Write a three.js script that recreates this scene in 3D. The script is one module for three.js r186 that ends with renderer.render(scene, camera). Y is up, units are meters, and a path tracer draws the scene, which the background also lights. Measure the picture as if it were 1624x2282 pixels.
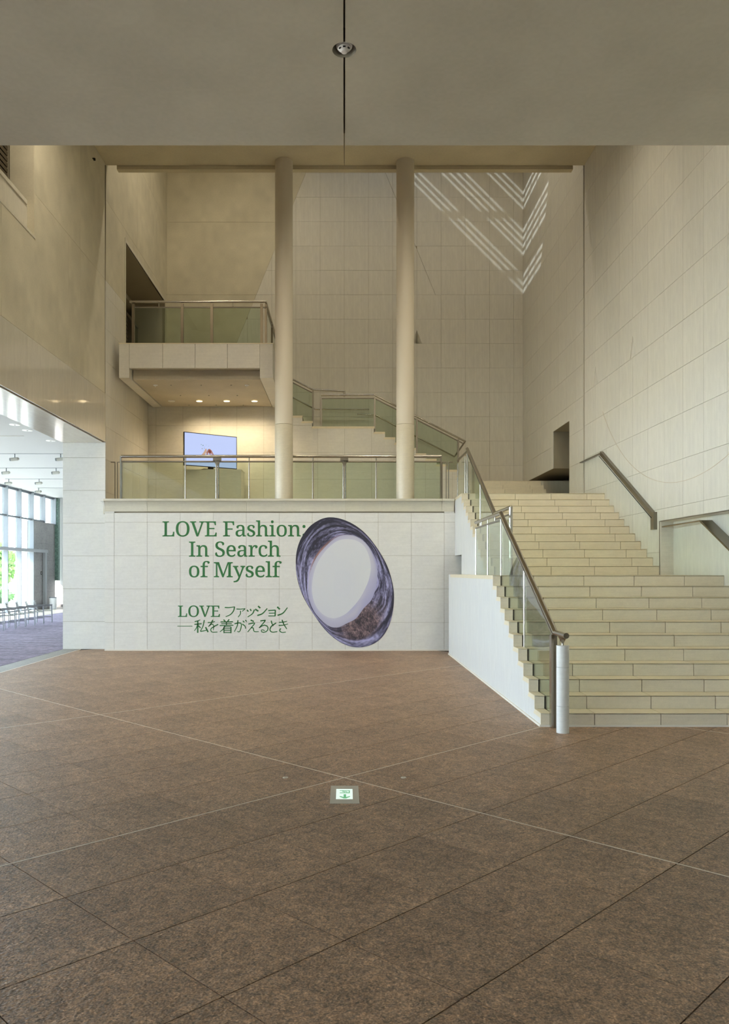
import * as THREE from 'three';
import { mergeGeometries } from 'three/addons/utils/BufferGeometryUtils.js';
import { FontLoader } from 'three/addons/loaders/FontLoader.js';
import { RectAreaLightUniformsLib } from 'three/addons/lights/RectAreaLightUniformsLib.js';
RectAreaLightUniformsLib.init();

// ---------------------------------------------------------------- camera, sky, sun, exposure
// The hall is laid out on a module of 1.75 m (M). x to the right, y up from the floor, d = distance in front of the viewer (z = -d).
const M = 1.75;
const scene = new THREE.Scene();
const camera = new THREE.PerspectiveCamera(2 * Math.atan(1275 / 1775) * 180 / Math.PI, 1624 / 2282, 0.05, 400);
camera.position.set(0, M, 0);
camera.lookAt(0, M, -10);
camera.setViewOffset(1714, 2550, 90, 0, 1624, 2282);     // shifted lens: verticals stay vertical
camera.updateProjectionMatrix();
const renderer = new THREE.WebGLRenderer({ antialias: true });
renderer.toneMapping = THREE.LinearToneMapping;
renderer.toneMappingExposure = 1.6;
renderer.shadowMap.enabled = true;
scene.background = new THREE.Color().setRGB(0.84, 0.95, 1.12);
scene.backgroundIntensity = 8.5;
const sun = new THREE.DirectionalLight(0xfff9f2, 13.0);
sun.position.set(-40, 41, -2); sun.target.position.set(0, 1, -20);
sun.castShadow = true; sun.shadow.mapSize.set(2048, 2048);
Object.assign(sun.shadow.camera, { left: -45, right: 45, top: 45, bottom: -45, near: 1, far: 140 });
scene.add(sun, sun.target);

// ---------------------------------------------------------------- helpers
let seedState = 12345;
const rnd = () => { seedState = (seedState * 1664525 + 1013904223) >>> 0; return seedState / 4294967296; };
const hash = (x, y, s = 0) => { let n = Math.imul(x | 0, 374761393) + Math.imul(y | 0, 668265263) + Math.imul(s | 0, 2147483647 - 1013); n = Math.imul(n ^ (n >>> 13), 1274126177); n ^= n >>> 16; return (n >>> 0) / 4294967296; };
function vnoise(x, y, px, py, s) {                          // value noise that repeats after px, py cells
  const xi = Math.floor(x), yi = Math.floor(y), fx = x - xi, fy = y - yi;
  const m = (a, b) => ((a % b) + b) % b, u = fx * fx * (3 - 2 * fx), v = fy * fy * (3 - 2 * fy);
  const a = hash(m(xi, px), m(yi, py), s), b = hash(m(xi + 1, px), m(yi, py), s), c = hash(m(xi, px), m(yi + 1, py), s), d = hash(m(xi + 1, px), m(yi + 1, py), s);
  return (a * (1 - u) + b * u) * (1 - v) + (c * (1 - u) + d * u) * v;
}
function tex(w, h, fn, srgb = true) {
  const data = new Uint8Array(w * h * 4);
  for (let y = 0; y < h; y++) for (let x = 0; x < w; x++) { const c = fn(x / w, y / h, x, y), i = (y * w + x) * 4; data[i] = Math.max(0, Math.min(255, c[0])); data[i + 1] = Math.max(0, Math.min(255, c[1])); data[i + 2] = Math.max(0, Math.min(255, c[2])); data[i + 3] = 255; }
  const t = new THREE.DataTexture(data, w, h); t.wrapS = t.wrapT = THREE.RepeatWrapping; t.magFilter = THREE.LinearFilter; t.minFilter = THREE.LinearFilter;
  if (srgb) t.colorSpace = THREE.SRGBColorSpace; t.needsUpdate = true; return t;
}
const rep = (t, sx, sy) => { const c = t.clone(); c.repeat.set(sx, sy); c.needsUpdate = true; return c; };
const std = (o) => new THREE.MeshStandardMaterial(o);
const phys = (o) => new THREE.MeshPhysicalMaterial(o);
function projUV(g, ou = 0, ov = 0) {
  if (g.index) g = g.toNonIndexed();
  g.computeVertexNormals();
  const p = g.attributes.position, n = g.attributes.normal, uv = new Float32Array(p.count * 2);
  for (let i = 0; i < p.count; i++) {
    const ax = Math.abs(n.getX(i)), ay = Math.abs(n.getY(i)), az = Math.abs(n.getZ(i));
    let u, v; if (ax > ay && ax > az) { u = p.getZ(i); v = p.getY(i); } else if (ay > az) { u = p.getX(i); v = p.getZ(i); } else { u = p.getX(i); v = p.getY(i); }
    uv[2 * i] = u + ou; uv[2 * i + 1] = v + ov;
  }
  g.setAttribute('uv', new THREE.BufferAttribute(uv, 2)); g.deleteAttribute('uv1'); return g;
}
const smoothUV = (g) => { if (g.index) g = g.toNonIndexed(); return g; };     // keeps the normals and uv of round shapes
const box = (x0, x1, y0, y1, d0, d1) => { const g = new THREE.BoxGeometry((x1 - x0) * M, (y1 - y0) * M, (d1 - d0) * M); g.translate((x0 + x1) / 2 * M, (y0 + y1) / 2 * M, -(d0 + d1) / 2 * M); return projUV(g); };
function shapeOf(pts, holes = []) {
  const s = new THREE.Shape(pts.map(([a, b]) => new THREE.Vector2(a * M, b * M)));
  for (const h of holes) s.holes.push(new THREE.Path(h.map(([a, b]) => new THREE.Vector2(a * M, b * M))));
  return s;
}
const exX = (pts, x0, x1, holes) => { const g = new THREE.ExtrudeGeometry(shapeOf(pts, holes), { depth: (x1 - x0) * M, bevelEnabled: false }); g.rotateY(Math.PI / 2); g.translate(x0 * M, 0, 0); return projUV(g); };   // pts: (d, y)
const exZ = (pts, d0, d1, holes) => { const g = new THREE.ExtrudeGeometry(shapeOf(pts, holes), { depth: (d1 - d0) * M, bevelEnabled: false, curveSegments: 24 }); g.translate(0, 0, -d1 * M); return projUV(g); };   // pts: (x, y)
const V = (x, y, d) => new THREE.Vector3(x * M, y * M, -d * M);
function cyl(a, b, r0, r1 = r0, seg = 16) {                  // a, b: world vectors; radii in metres
  const dir = b.clone().sub(a), g = new THREE.CylinderGeometry(r1, r0, dir.length(), seg);
  g.applyQuaternion(new THREE.Quaternion().setFromUnitVectors(new THREE.Vector3(0, 1, 0), dir.clone().normalize()));
  g.translate((a.x + b.x) / 2, (a.y + b.y) / 2, (a.z + b.z) / 2); return smoothUV(g);
}
function rod(points, r) {                                    // a bent bar with round joints
  const out = [];
  for (let i = 0; i + 1 < points.length; i++) out.push(cyl(points[i], points[i + 1], r));
  for (let i = 1; i + 1 < points.length; i++) { const s = new THREE.SphereGeometry(r, 16, 10); s.translate(points[i].x, points[i].y, points[i].z); out.push(smoothUV(s)); }
  return out;
}
function bar(a, b, w, h) {                                   // a flat bar from a to b: w across, h upwards
  const dir = b.clone().sub(a), len = dir.length(), g = new THREE.BoxGeometry(w, h, len), m = new THREE.Matrix4();
  m.lookAt(a, b, new THREE.Vector3(0, 1, 0)); g.applyMatrix4(m); g.translate((a.x + b.x) / 2, (a.y + b.y) / 2, (a.z + b.z) / 2); return projUV(g);
}
const used = {};
function numbered(name) { const n = used[name] = (used[name] ?? -1) + 1; return n ? `${name}_${String(n).padStart(3, '0')}` : name; }
function add(parent, name, geos, mat, label) {
  let g = Array.isArray(geos) ? (geos.length > 1 ? mergeGeometries(geos.map((x) => { for (const k of Object.keys(x.attributes)) if (!['position', 'normal', 'uv'].includes(k)) x.deleteAttribute(k); return x; })) : geos[0]) : geos;
  const o = new THREE.Mesh(g, mat); o.castShadow = o.receiveShadow = true;
  if (parent === scene || !parent) { o.name = numbered(name); scene.add(o); } else {
    o.name = name; const at = new THREE.Vector3(); for (let p = parent; p && p !== scene; p = p.parent) at.sub(p.position);
    o.position.copy(at); parent.add(o);
  }
  if (label) o.userData.label = label;
  return o;
}
function struct(name, geos, mat) { const o = add(scene, name, geos, mat); o.name = name; o.userData.kind = 'structure'; return o; }
function thing(name, label, category, at = [0, 0, 0], group) {
  const o = new THREE.Group(); o.name = numbered(name); o.position.copy(V(...at)); o.userData = { label, category }; if (group) o.userData.group = group; scene.add(o); return o;
}
function tag(o, label, category, group) { o.userData.label = label; o.userData.category = category; if (group) o.userData.group = group; return o; }

// ---------------------------------------------------------------- textures and materials
const tStone = tex(512, 512, (u, v) => {
  const a = vnoise(u * 6, v * 90, 6, 90, 1), b = vnoise(u * 24, v * 24, 24, 24, 2), c = vnoise(u * 128, v * 160, 128, 160, 3), d = vnoise(u * 5, v * 4, 5, 4, 4);
  const k = 238 + 7 * (a - 0.5) + 5 * (b - 0.5) + 7 * (c - 0.5) + 4 * (d - 0.5); return [k + 1, k, k - 2 - 3 * d];
});
const tStoneV = tex(512, 512, (u, v) => {
  const a = vnoise(u * 80, v * 3, 80, 3, 11), b = vnoise(u * 24, v * 10, 24, 10, 12), c = vnoise(u * 160, v * 128, 160, 128, 13), d = vnoise(u * 4, v * 4, 4, 4, 14);
  const k = 238 + 8 * (a - 0.5) + 5 * (b - 0.5) + 5 * (c - 0.5) + 4 * (d - 0.5); return [k + 1, k, k - 2 - 3 * d];
});
const tPlaster = tex(512, 512, (u, v) => {
  const a = vnoise(u * 4, v * 4, 4, 4, 21), b = vnoise(u * 14, v * 12, 14, 12, 22), c = vnoise(u * 150, v * 150, 150, 150, 23);
  const k = 232 + 16 * (a - 0.5) + 12 * (b - 0.5) + 6 * (c - 0.5); return [k + 1, k, k - 4];
});
const granite = (s, base, amp) => tex(1024, 1024, (u, v) => {
  const n = 260, a = vnoise(u * n, v * n, n, n, s), b = vnoise(u * 110, v * 110, 110, 110, s + 1), c = vnoise(u * 34, v * 34, 34, 34, s + 2), d = vnoise(u * 6, v * 6, 6, 6, s + 3), e = vnoise(u * 480, v * 480, 480, 480, s + 4);
  let k = 1 + amp * (1.0 * (a - 0.5) + 0.45 * (b - 0.5) + 0.35 * (c - 0.5) + 0.25 * (d - 0.5) + 0.5 * (e - 0.5)); const warm = (b - 0.5) * 22 * amp;
  if (a > 0.86 && e > 0.5) k += 0.22 * amp;
  return [base[0] * k + warm, base[1] * k + warm * 0.3, base[2] * k - warm * 0.4];
});
const tGranite = granite(31, [142, 116, 93], 0.5);
const tGraniteH = tex(1024, 1024, (u, v) => { const a = vnoise(u * 150, v * 150, 150, 150, 41), b = vnoise(u * 60, v * 60, 60, 60, 42), c = vnoise(u * 330, v * 330, 330, 330, 43); const k = 255 * (0.5 * a + 0.3 * b + 0.2 * c); return [k, k, k]; }, false);
const tGrey = granite(51, [150, 148, 146], 0.3);
const tCarpet = tex(512, 512, (u, v) => {
  const a = vnoise(u * 10, v * 120, 10, 120, 61), b = vnoise(u * 40, v * 60, 40, 60, 62), c = vnoise(u * 200, v * 200, 200, 200, 63), d = vnoise(u * 3, v * 40, 3, 40, 64);
  const k = 1 + 0.35 * (a - 0.5) + 0.3 * (b - 0.5) + 0.2 * (c - 0.5) + 0.25 * (d - 0.5); return [122 * k, 114 * k, 134 * k];
});
const tGreen = tex(256, 256, (u, v) => { const a = vnoise(u * 10, v * 20, 10, 20, 71), b = vnoise(u * 30, v * 50, 30, 50, 72); const k = a * 0.6 + b * 0.6; return [70 + 60 * k, 92 + 70 * k, 84 + 62 * k]; });

const stoneMats = (hex, map, rough, n = 4, spread = 0.012, extra = {}) => Array.from({ length: n }, (_, i) => std({ color: new THREE.Color(hex).multiplyScalar(1 + spread * (i / (n - 1) - 0.5) * 2), map, roughness: rough, ...extra }));
const sH = rep(tStone, 0.9, 0.9), sV = rep(tStoneV, 0.9, 0.9);
const mWall = stoneMats('#dedad0', sV, 0.5), mWallH = stoneMats('#dedad0', sH, 0.5);
const mLintel = stoneMats('#dcd6c9', sV, 0.09, 4, 0.02), mPoster = stoneMats('#e3e3e0', sH, 0.42);
const mPlaster = stoneMats('#dbd3bd', rep(tPlaster, 0.4, 0.4), 0.8, 3, 0.02);
const mGrout = std({ color: '#978d78', roughness: 0.95 });
const mSolid = std({ color: '#d8d2c3', roughness: 0.7, map: sV });
const mStep = stoneMats('#e4dac4', sH, 0.38, 5, 0.025), mTread = stoneMats('#e4d8ba', sH, 0.35, 4, 0.02);
const mStringer = std({ color: '#dbdcdb', roughness: 0.42, map: sV });
const mStepGrout = std({ color: '#8b8168', roughness: 0.95 });
const mSlot = std({ color: '#3b3a35', roughness: 0.9 });
const mCeil = std({ color: '#cbc1ad', roughness: 0.85, map: rep(tPlaster, 0.25, 0.25) });
const mCeilHall = std({ color: '#d9cfb4', roughness: 0.85, map: rep(tPlaster, 0.25, 0.25) });
const mWhite = std({ color: '#e6e6e4', roughness: 0.7 });
const mDark = std({ color: '#26241f', roughness: 0.8 });
const mSteel = std({ color: '#b3ada2', roughness: 0.24, metalness: 1 });
const mSteelDull = std({ color: '#8f897d', roughness: 0.38, metalness: 1 });
const mBronze = std({ color: '#6d6353', roughness: 0.35, metalness: 1 });
const mGlass = phys({ color: '#ecf3ec', roughness: 0.0, transmission: 1, thickness: 0, ior: 1.5 });
const mPane = phys({ color: '#f4f8f7', roughness: 0.0, transmission: 1, thickness: 0, ior: 1.45 });
const mFloor = Array.from({ length: 6 }, (_, i) => std({ color: new THREE.Color('#ffffff').multiplyScalar(0.94 + 0.11 * i / 5), map: rep(tGranite, 0.62, 0.62), bumpMap: rep(tGraniteH, 0.62, 0.62), bumpScale: 0.0028, roughness: 0.5 }));
const mFloorBase = std({ color: '#352c22', roughness: 0.9 });
const mJoint = std({ color: '#d3c8b7', roughness: 0.6 });
const mStrip = std({ color: '#d9d3c6', roughness: 0.5 });
const mGreyStone = std({ color: '#ffffff', map: rep(tGrey, 0.6, 0.6), roughness: 0.5 });
const mGreyBorder = std({ color: '#d6d6d0', map: rep(tGrey, 0.8, 0.8), roughness: 0.45 });
const mGreenStone = std({ color: '#ffffff', map: rep(tGreen, 1.5, 1.5), roughness: 0.3 });
const mCarpet = std({ color: '#ffffff', map: rep(tCarpet, 0.35, 0.35), roughness: 1 });
const mFrame = std({ color: '#767c82', roughness: 0.45, metalness: 0.2 });
const mInk = std({ color: '#2a6b38', roughness: 0.55 });

// ---------------------------------------------------------------- tile walls
const subtract = (r, h) => {
  const [a0, a1, b0, b1] = r, [c0, c1, e0, e1] = h;
  if (c1 <= a0 || c0 >= a1 || e1 <= b0 || e0 >= b1) return [r];
  const out = [], lo = Math.max(a0, c0), hi = Math.min(a1, c1);
  if (c0 > a0) out.push([a0, c0, b0, b1]); if (c1 < a1) out.push([c1, a1, b0, b1]);
  if (e0 > b0) out.push([lo, hi, b0, e0]); if (e1 < b1) out.push([lo, hi, e1, b1]);
  return out;
};
const tileCache = new Map();
function tiles(parent, name, plane, at, aJ, bJ, mats, { holes = [], gap = 0.005, thick = 0.02, skip } = {}) {
  const q = gap / 2 / M, t = thick;
  for (let i = 0; i + 1 < aJ.length; i++) for (let j = 0; j + 1 < bJ.length; j++) {
    let rs = [[aJ[i], aJ[i + 1], bJ[j], bJ[j + 1]]];
    if (skip && skip(rs[0])) continue;
    for (const h of holes) rs = rs.flatMap((r) => subtract(r, h));
    const whole = rs.length === 1 && rs[0][0] === aJ[i] && rs[0][1] === aJ[i + 1] && rs[0][2] === bJ[j] && rs[0][3] === bJ[j + 1];
    const geos = [], h = hash(Math.round(aJ[i] * 977), Math.round(bJ[j] * 977), plane.length + Math.round(at * 31)), variant = Math.floor(h * 7);
    let pos = new THREE.Vector3();
    for (const [a0, a1, b0, b1] of rs) {
      const inA0 = a0 === aJ[i] ? q : 0, inA1 = a1 === aJ[i + 1] ? q : 0, inB0 = b0 === bJ[j] ? q : 0, inB1 = b1 === bJ[j + 1] ? q : 0;
      const w = (a1 - a0 - inA0 - inA1) * M, hh = (b1 - b0 - inB0 - inB1) * M; if (w < 0.01 || hh < 0.01) continue;
      const ca = (a0 + inA0 + a1 - inA1) / 2 * M, cb = (b0 + inB0 + b1 - inB1) / 2 * M;
      const c = plane === 'z' ? new THREE.Vector3(ca, cb, -at * M - t / 2) : plane === 'x+' ? new THREE.Vector3(at * M - t / 2, cb, -ca) : new THREE.Vector3(at * M + t / 2, cb, -ca);
      const dims = plane === 'z' ? [w, hh, t] : [t, hh, w];
      if (whole) {
        const key = dims.map((x) => x.toFixed(3)).join() + variant;
        if (!tileCache.has(key)) tileCache.set(key, projUV(new THREE.BoxGeometry(...dims), variant * 0.37, variant * 0.59));
        geos.push(tileCache.get(key)); pos = c;
      } else { const g = projUV(new THREE.BoxGeometry(...dims), variant * 0.37, variant * 0.59); g.translate(c.x, c.y, c.z); geos.push(g); }
    }
    if (!geos.length) continue;
    const o = new THREE.Mesh(geos.length > 1 ? mergeGeometries(geos) : geos[0], mats[Math.floor(h * 97) % mats.length]);
    o.name = name; o.position.copy(pos).sub(parent.position); o.castShadow = o.receiveShadow = true; parent.add(o);
  }
}
const range = (from, to, pitch, phase) => { const out = [from]; let k = Math.ceil((from - phase) / pitch + 0.02); for (; phase + k * pitch < to - 0.02 * pitch; k++) out.push(phase + k * pitch); out.push(to); return out; };

const D22S = 7.885 + 10 * 0.1655;
const XL = -3.096, XR = 3.12, XP = -3.651, D0 = -3.2, ROOF = 9.2, TOP = 6.29, SOF = 3.12, R = 0.0884, T = 0.1655, FL = 22 * R, P = 0.4252;

// ---------------------------------------------------------------- floor
const floor = struct('floor', [box(XP, 3.5, -0.15, -0.005, D0, 14.2)], mFloorBase);
{
  // square granite slabs laid at 45 degrees, diagonal 1 m; every sixth joint is a pale strip
  const s0 = 6.783, side = 1 / Math.SQRT2, gs = [];
  for (let v = 0; v < 4; v++) { const g = new THREE.BoxGeometry(side - 0.0065, 0.02, side - 0.0065); gs.push(projUV(g, v * 0.43, v * 0.71)); }
  const xmin = -3.42 * M, xmax = XR * M, inside = (x, d) => x > xmin && x < xmax && d < 10.4 * M && !(x > 1.2714 * M && d > 5.152 * M);
  const clip = (poly, f) => { const out = []; for (let i = 0; i < poly.length; i++) { const a = poly[i], b = poly[(i + 1) % poly.length], fa = f(a), fb = f(b); if (fa >= 0) out.push(a); if ((fa >= 0) !== (fb >= 0)) { const k = fa / (fa - fb); out.push([a[0] + k * (b[0] - a[0]), a[1] + k * (b[1] - a[1])]); } } return out; };
  const list = [], rest = [];
  for (let i = -14; i < 18; i++) for (let j = -14; j < 18; j++) {
    const sc = s0 + i + 0.5, tc = s0 + j + 0.5, d = (sc + tc) / 2, x = (sc - tc) / 2, h = 0.494;
    const wi = (((i % 6) + 6) % 6 === 0), wj = (((j % 6) + 6) % 6 === 0);
    let poly = [[x, d + h], [x - h, d], [x, d - h], [x + h, d]];
    const corners = poly.map(([a, b]) => a > xmin && a < xmax && b < 10.13 * M && b > D0 * M && !(a > 1.2714 * M && b > 5.152 * M));
    if (!corners.some(Boolean) && !inside(x, d)) continue;
    if (corners.every(Boolean)) { list.push({ x, d, whole: true }); continue; }
    poly = clip(poly, (p) => p[0] - xmin); poly = clip(poly, (p) => xmax - p[0]); poly = clip(poly, (p) => 10.33 * M - p[1]); poly = clip(poly, (p) => p[1] - D0 * M);
    if (poly.length > 2) list.push({ x, d, poly });
  }
  const seen = (e) => e.d > 1.5 * M && Math.abs(e.x - 0.03 * e.d) < 0.5 * e.d + 0.6;
  list.sort((a, b) => (seen(b) ? 1 : 0) - (seen(a) ? 1 : 0) || a.d - b.d);
  list.forEach((e, n) => {
    let o; const v = Math.floor(hash(Math.round(e.x * 10), Math.round(e.d * 10), 5) * 100), mat = mFloor[v % 6];
    if (e.whole) { const g = gs[v % 4]; o = new THREE.Mesh(g, mat); o.rotation.y = Math.PI / 4 + (v % 2) * Math.PI / 2; o.position.set(e.x, -0.01, -e.d); } else {
      const g = new THREE.ExtrudeGeometry(new THREE.Shape(e.poly.map(([a, b]) => new THREE.Vector2(a, b))), { depth: 0.02, bevelEnabled: false }); g.rotateX(-Math.PI / 2); g.translate(0, -0.02, 0);
      o = new THREE.Mesh(projUV(g), mat);
    }
    if (n >= 290) { o.updateMatrix(); const g = o.geometry.clone(); g.applyMatrix4(o.matrix); rest.push(g); return; }
    o.name = 'floor_slab'; o.castShadow = o.receiveShadow = true; floor.add(o);
  });
  if (rest.length) { const o = add(floor, 'outer_floor_slabs', rest, mFloor[2]); o.userData.kind = 'stuff'; }
  for (const [k, dir] of [[0, 1], [6, 1], [0, -1], [6, -1]]) {      // pale expansion strips along s = const and t = const
    const c = s0 + k, pts = [];
    const at = (w) => dir > 0 ? [(c - w) / 2, (c + w) / 2] : [(w - c) / 2, (w + c) / 2];
    let lo = null, hi = null;
    for (let w = -6; w < 30; w += 0.02) { const [x, d] = at(w); if (x > xmin && x < xmax && d > -2 && d < 10.13 * M && !(x > 1.2714 * M && d > 5.15 * M)) { lo ??= w; hi = w; } else if (lo !== null && hi !== null && w - hi < 0.05) break; }
    if (lo === null) continue;
    const [x0, e0] = at(lo), [x1, e1] = at(hi);
    add(floor, 'joint_strip', bar(new THREE.Vector3(x0, -0.004, -e0), new THREE.Vector3(x1, -0.004, -e1), 0.012, 0.0096), mJoint);
  }
  add(floor, 'joint_strip', box(-3.425, -3.415, -0.01, 0.0006, D0, 10.33), mStrip);
  for (let k = 0; k < 8; k++) add(floor, 'border_slab', box(XP + 0.002, -3.427, -0.01, 0, D0 + k * 1.691 + 0.002, D0 + (k + 1) * 1.691 - 0.001), mGreyBorder);
}

// ---------------------------------------------------------------- left wall (over the wide opening to the lounge) and its pier
const wallLeft = struct('wall_left', [
  box(XP, XL - 0.008, 2.692, 3.316, D0, 10.33), box(XP, XL - 0.008, 3.316, 4.36, D0, 10.30), box(XP, XL - 0.008, 4.36, ROOF, 7.96, 10.30), box(XP, XL - 0.008, 6.7, ROOF, D0, 7.96), box(XP, XL - 0.008, 4.36, 6.7, D0, 3.4),
  box(XP, XL - 0.008, 0, 4.063, 10.338, 14.2), box(XP, XL - 0.008, 4.063, 5.67, 10.35, 11.28), box(XP, XL - 0.008, 4.063, 5.67, 13.78, 14.2), box(XP, XL - 0.008, 5.67, ROOF, 10.35, 14.2), box(XP, XL - 0.2, 2.7, ROOF, 10.29, 10.36),
], mGrout);
add(wallLeft, 'expansion_gap', box(XL - 0.06, XL - 0.03, 3.316, TOP, 10.295, 10.352), mDark);
tiles(wallLeft, 'lintel_stone', 'x+', XL, range(D0, 10.33, P * 2, 10.33), [2.688, 3.316], mLintel);
tiles(wallLeft, 'soffit_stone_edge', 'x+', XL - 0.0001, [D0, 10.33], [2.684, 2.689], mLintel);
tiles(wallLeft, 'plaster_panel', 'x+', XL, [3.4, 5.45, 7.2, 8.95, 9.345, 10.303], [3.316, 4.79], mPlaster, { holes: [[3.4, 7.96, 4.36, 6.7]] });
tiles(wallLeft, 'plaster_panel', 'x+', XL, [7.96, 9.345, 10.303], [4.79, TOP], mPlaster);
tiles(wallLeft, 'plaster_panel', 'x+', XL, [D0, 0, 3.4], [3.316, TOP], mPlaster);
tiles(wallLeft, 'stone_tile', 'x+', XL, range(10.345, 12.57, P, 10.345), range(1.93, 4.79, P, 3.316), mWall, { holes: [[11.28, 13.78, 4.063, 5.67]] });
tiles(wallLeft, 'plaster_panel', 'x+', XL, [10.35, 11.92, 13.9], [4.79, 5.84], mPlaster, { holes: [[11.28, 13.78, 4.063, 5.67]] });
tiles(wallLeft, 'plaster_panel', 'x+', XL, [12.57, 13.9], [4.0, 4.79], mPlaster, { holes: [[11.28, 13.78, 4.063, 5.67]] });
tiles(wallLeft, 'plaster_panel', 'x+', XL, [10.35, 11.92, 13.9], [5.84, 7.108, ROOF], mPlaster);
tiles(wallLeft, 'jamb_stone', 'z', 10.33, [XP, XL], [0.0, 0.36, 0.785, 1.21, 1.635, 2.06, 2.485, 2.69], mPoster, { gap: 0.007 });
add(wallLeft, 'lintel_soffit', box(XP, XL - 0.03, 2.68, 2.692, D0, 10.33), mLintel[1]);
add(wallLeft, 'door_trim', [box(XL - 0.02, XL + 0.006, 4.063, 5.72, 11.235, 11.28), box(XL - 0.02, XL + 0.006, 5.67, 5.72, 11.28, 13.78)], mSolid);
// recessed upper balcony in the left wall
add(wallLeft, 'parapet', [box(-3.24, -3.165, 4.36, 4.70, 3.4, 7.96), box(-3.27, -3.155, 4.66, 4.70, 3.4, 7.93)], mSolid);
add(wallLeft, 'parapet_ledge', box(XP, XL + 0.004, 4.335, 4.362, 3.4, 7.98), mSolid);
{ // shuttered back of that balcony
  add(wallLeft, 'recess_jamb', [box(-3.34, XL - 0.002, 4.36, 6.7, 7.955, 7.975)], mPlaster[0]);
  for (let k = 0; k < 42; k++) add(wallLeft, 'louver_slat', box(-3.39, -3.35, 4.30 + k * 0.056, 4.34 + k * 0.056, 3.4, 7.93), mBronze);
  add(wallLeft, 'louver_backing', box(-3.60, -3.42, 4.36, 6.7, 3.4, 7.955), mDark);
}
// corridor behind the balcony door
struct('wall_corridor', [box(-5.4, -5.3, 4.0, 6.0, 10.6, 16.2), box(-5.4, XP, 4.0, 6.0, 10.6, 10.7), box(-5.4, XP, 4.0, 6.0, 15.6, 15.8), box(XP, -3.4, 4.0, 6.0, 14.2, 15.8)], mSolid);
struct('ceiling_corridor', [box(-5.4, XP, 5.6, 6.0, 10.6, 15.8)], mCeil);
struct('floor_corridor', [box(-5.4, XP, 3.9, 4.063, 10.6, 15.8)], mSolid);

// ---------------------------------------------------------------- right wall
const yJ = range(0, TOP, P, 3.322), yJ2 = range(1.9, ROOF, P, 3.303);
const nicheHoles = [9.47 - 2 * P, 9.47 + P].map((d) => [d - 0.1, d + 0.1, 3.31, 3.57]);
const wallRight = struct('wall_right', [
  ...nicheHoles.reduce((rs, h) => rs.flatMap((q) => subtract(q, h)), [[D0, 10.355, 1.5, ROOF]]).map(([a, b, c, e]) => box(XR + 0.008, 3.7, c, e, a, b)), box(3.255, 3.7, 0, 1.5, D0, 7.88), box(XR + 0.008, 3.7, 0, 1.5, 7.885, 10.4),
  box(XR + 0.1, 3.7, 1.5, ROOF, 10.355, 10.4), box(XR + 0.008, 3.7, 0, ROOF, 10.4, 11.05), box(XR + 0.008, 3.7, 3.1, ROOF, 11.05, 11.91), box(XR + 0.008, 3.7, 2.55, ROOF, 11.91, 13.47), box(XR + 0.008, 3.7, 0, ROOF, 13.47, 14.2), box(XR + 0.008, 3.7, 0, 1.9, 11.05, 13.47),
], mGrout);
add(wallRight, 'expansion_gap', box(XR + 0.04, XR + 0.07, 2.8, TOP, 10.35, 10.402), mDark);
const rightHoles = [[D0, 7.88, 0, 1.5]];
// triangular wall niches: the tile that holds one is cut and gets a pocket behind it
function triNiche(parent, plane, at, a, b, tileRect, mats) {
  const w = 0.086, h = 0.232, tri = [[a - w, b], [a + w, b], [a, b + h]], [a0, a1, b0, b1] = tileRect, q = 0.0015, t = 0.02 / M;
  const rect = [[a0 + q, b0 + q], [a1 - q, b0 + q], [a1 - q, b1 - q], [a0 + q, b1 - q]];
  const deep = 0.13;
  if (plane === 'z') {
    add(parent, 'niche_tile', exZ(rect, at, at + t, [tri]), mats[1]);
    const g = new THREE.BufferGeometry(), A = V(a - w, b, at + t), B = V(a + w, b, at + t), C = V(a, b + h, at + t), Z = V(a, b, at + deep);
    g.setAttribute('position', new THREE.Float32BufferAttribute([A, Z, B, A, C, Z, B, Z, C].flatMap((p) => [p.x, p.y, p.z]), 3)); add(parent, 'niche_pocket', projUV(g), mats[0]);
  } else {
    add(parent, 'niche_tile', exX(rect, at, at + t, [tri]), mats[1]);
    const g = new THREE.BufferGeometry(), A = V(at + t, b, a - w), B = V(at + t, b, a + w), C = V(at + t, b + h, a), Z = V(at + 0.07, b, a + 0.05);
    g.setAttribute('position', new THREE.Float32BufferAttribute([A, Z, B, A, C, Z, B, Z, C].flatMap((p) => [p.x, p.y, p.z]), 3)); add(parent, 'niche_pocket', projUV(g), mats[0]);
  }
}
const dJ = range(2.2, 10.358, P, 9.47);
const niches = [[9.47 - 2 * P, 3.322], [9.47 + P, 3.322]];
const nicheRects = niches.map(([a, b]) => [a - P, Math.min(a + P, 10.358), b, b + P]);
tiles(wallRight, 'stone_tile', 'x-', XR, dJ, yJ, mWall, { holes: rightHoles, skip: (r) => nicheRects.some((n) => r[0] > n[0] - 0.01 && r[1] < n[1] + 0.01 && Math.abs(r[2] - n[2]) < 0.01) });
niches.forEach(([a, b], k) => triNiche(wallRight, 'x-', XR, a, b + 0.004, nicheRects[k], mWall));
tiles(wallRight, 'stone_panel', 'x-', XR, [D0, 2.2], [1.5, SOF], mWall);
tiles(wallRight, 'niche_panel', 'x-', 3.247, range(3, 7.88, 1.6, 7.88), [0.0, 0.785, 1.5], mWall);
tiles(wallRight, 'stone_tile', 'x-', XR, range(10.4, 13.9, P, 9.47), yJ2, mWall, { holes: [[11.05, 11.91, 1.0, 3.1], [11.91, 13.47, 1.0, 2.55]] });
add(wallRight, 'niche_end', box(XR + 0.001, 3.26, 0, 1.5, 7.86, 7.884), mWallH[0]);
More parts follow.
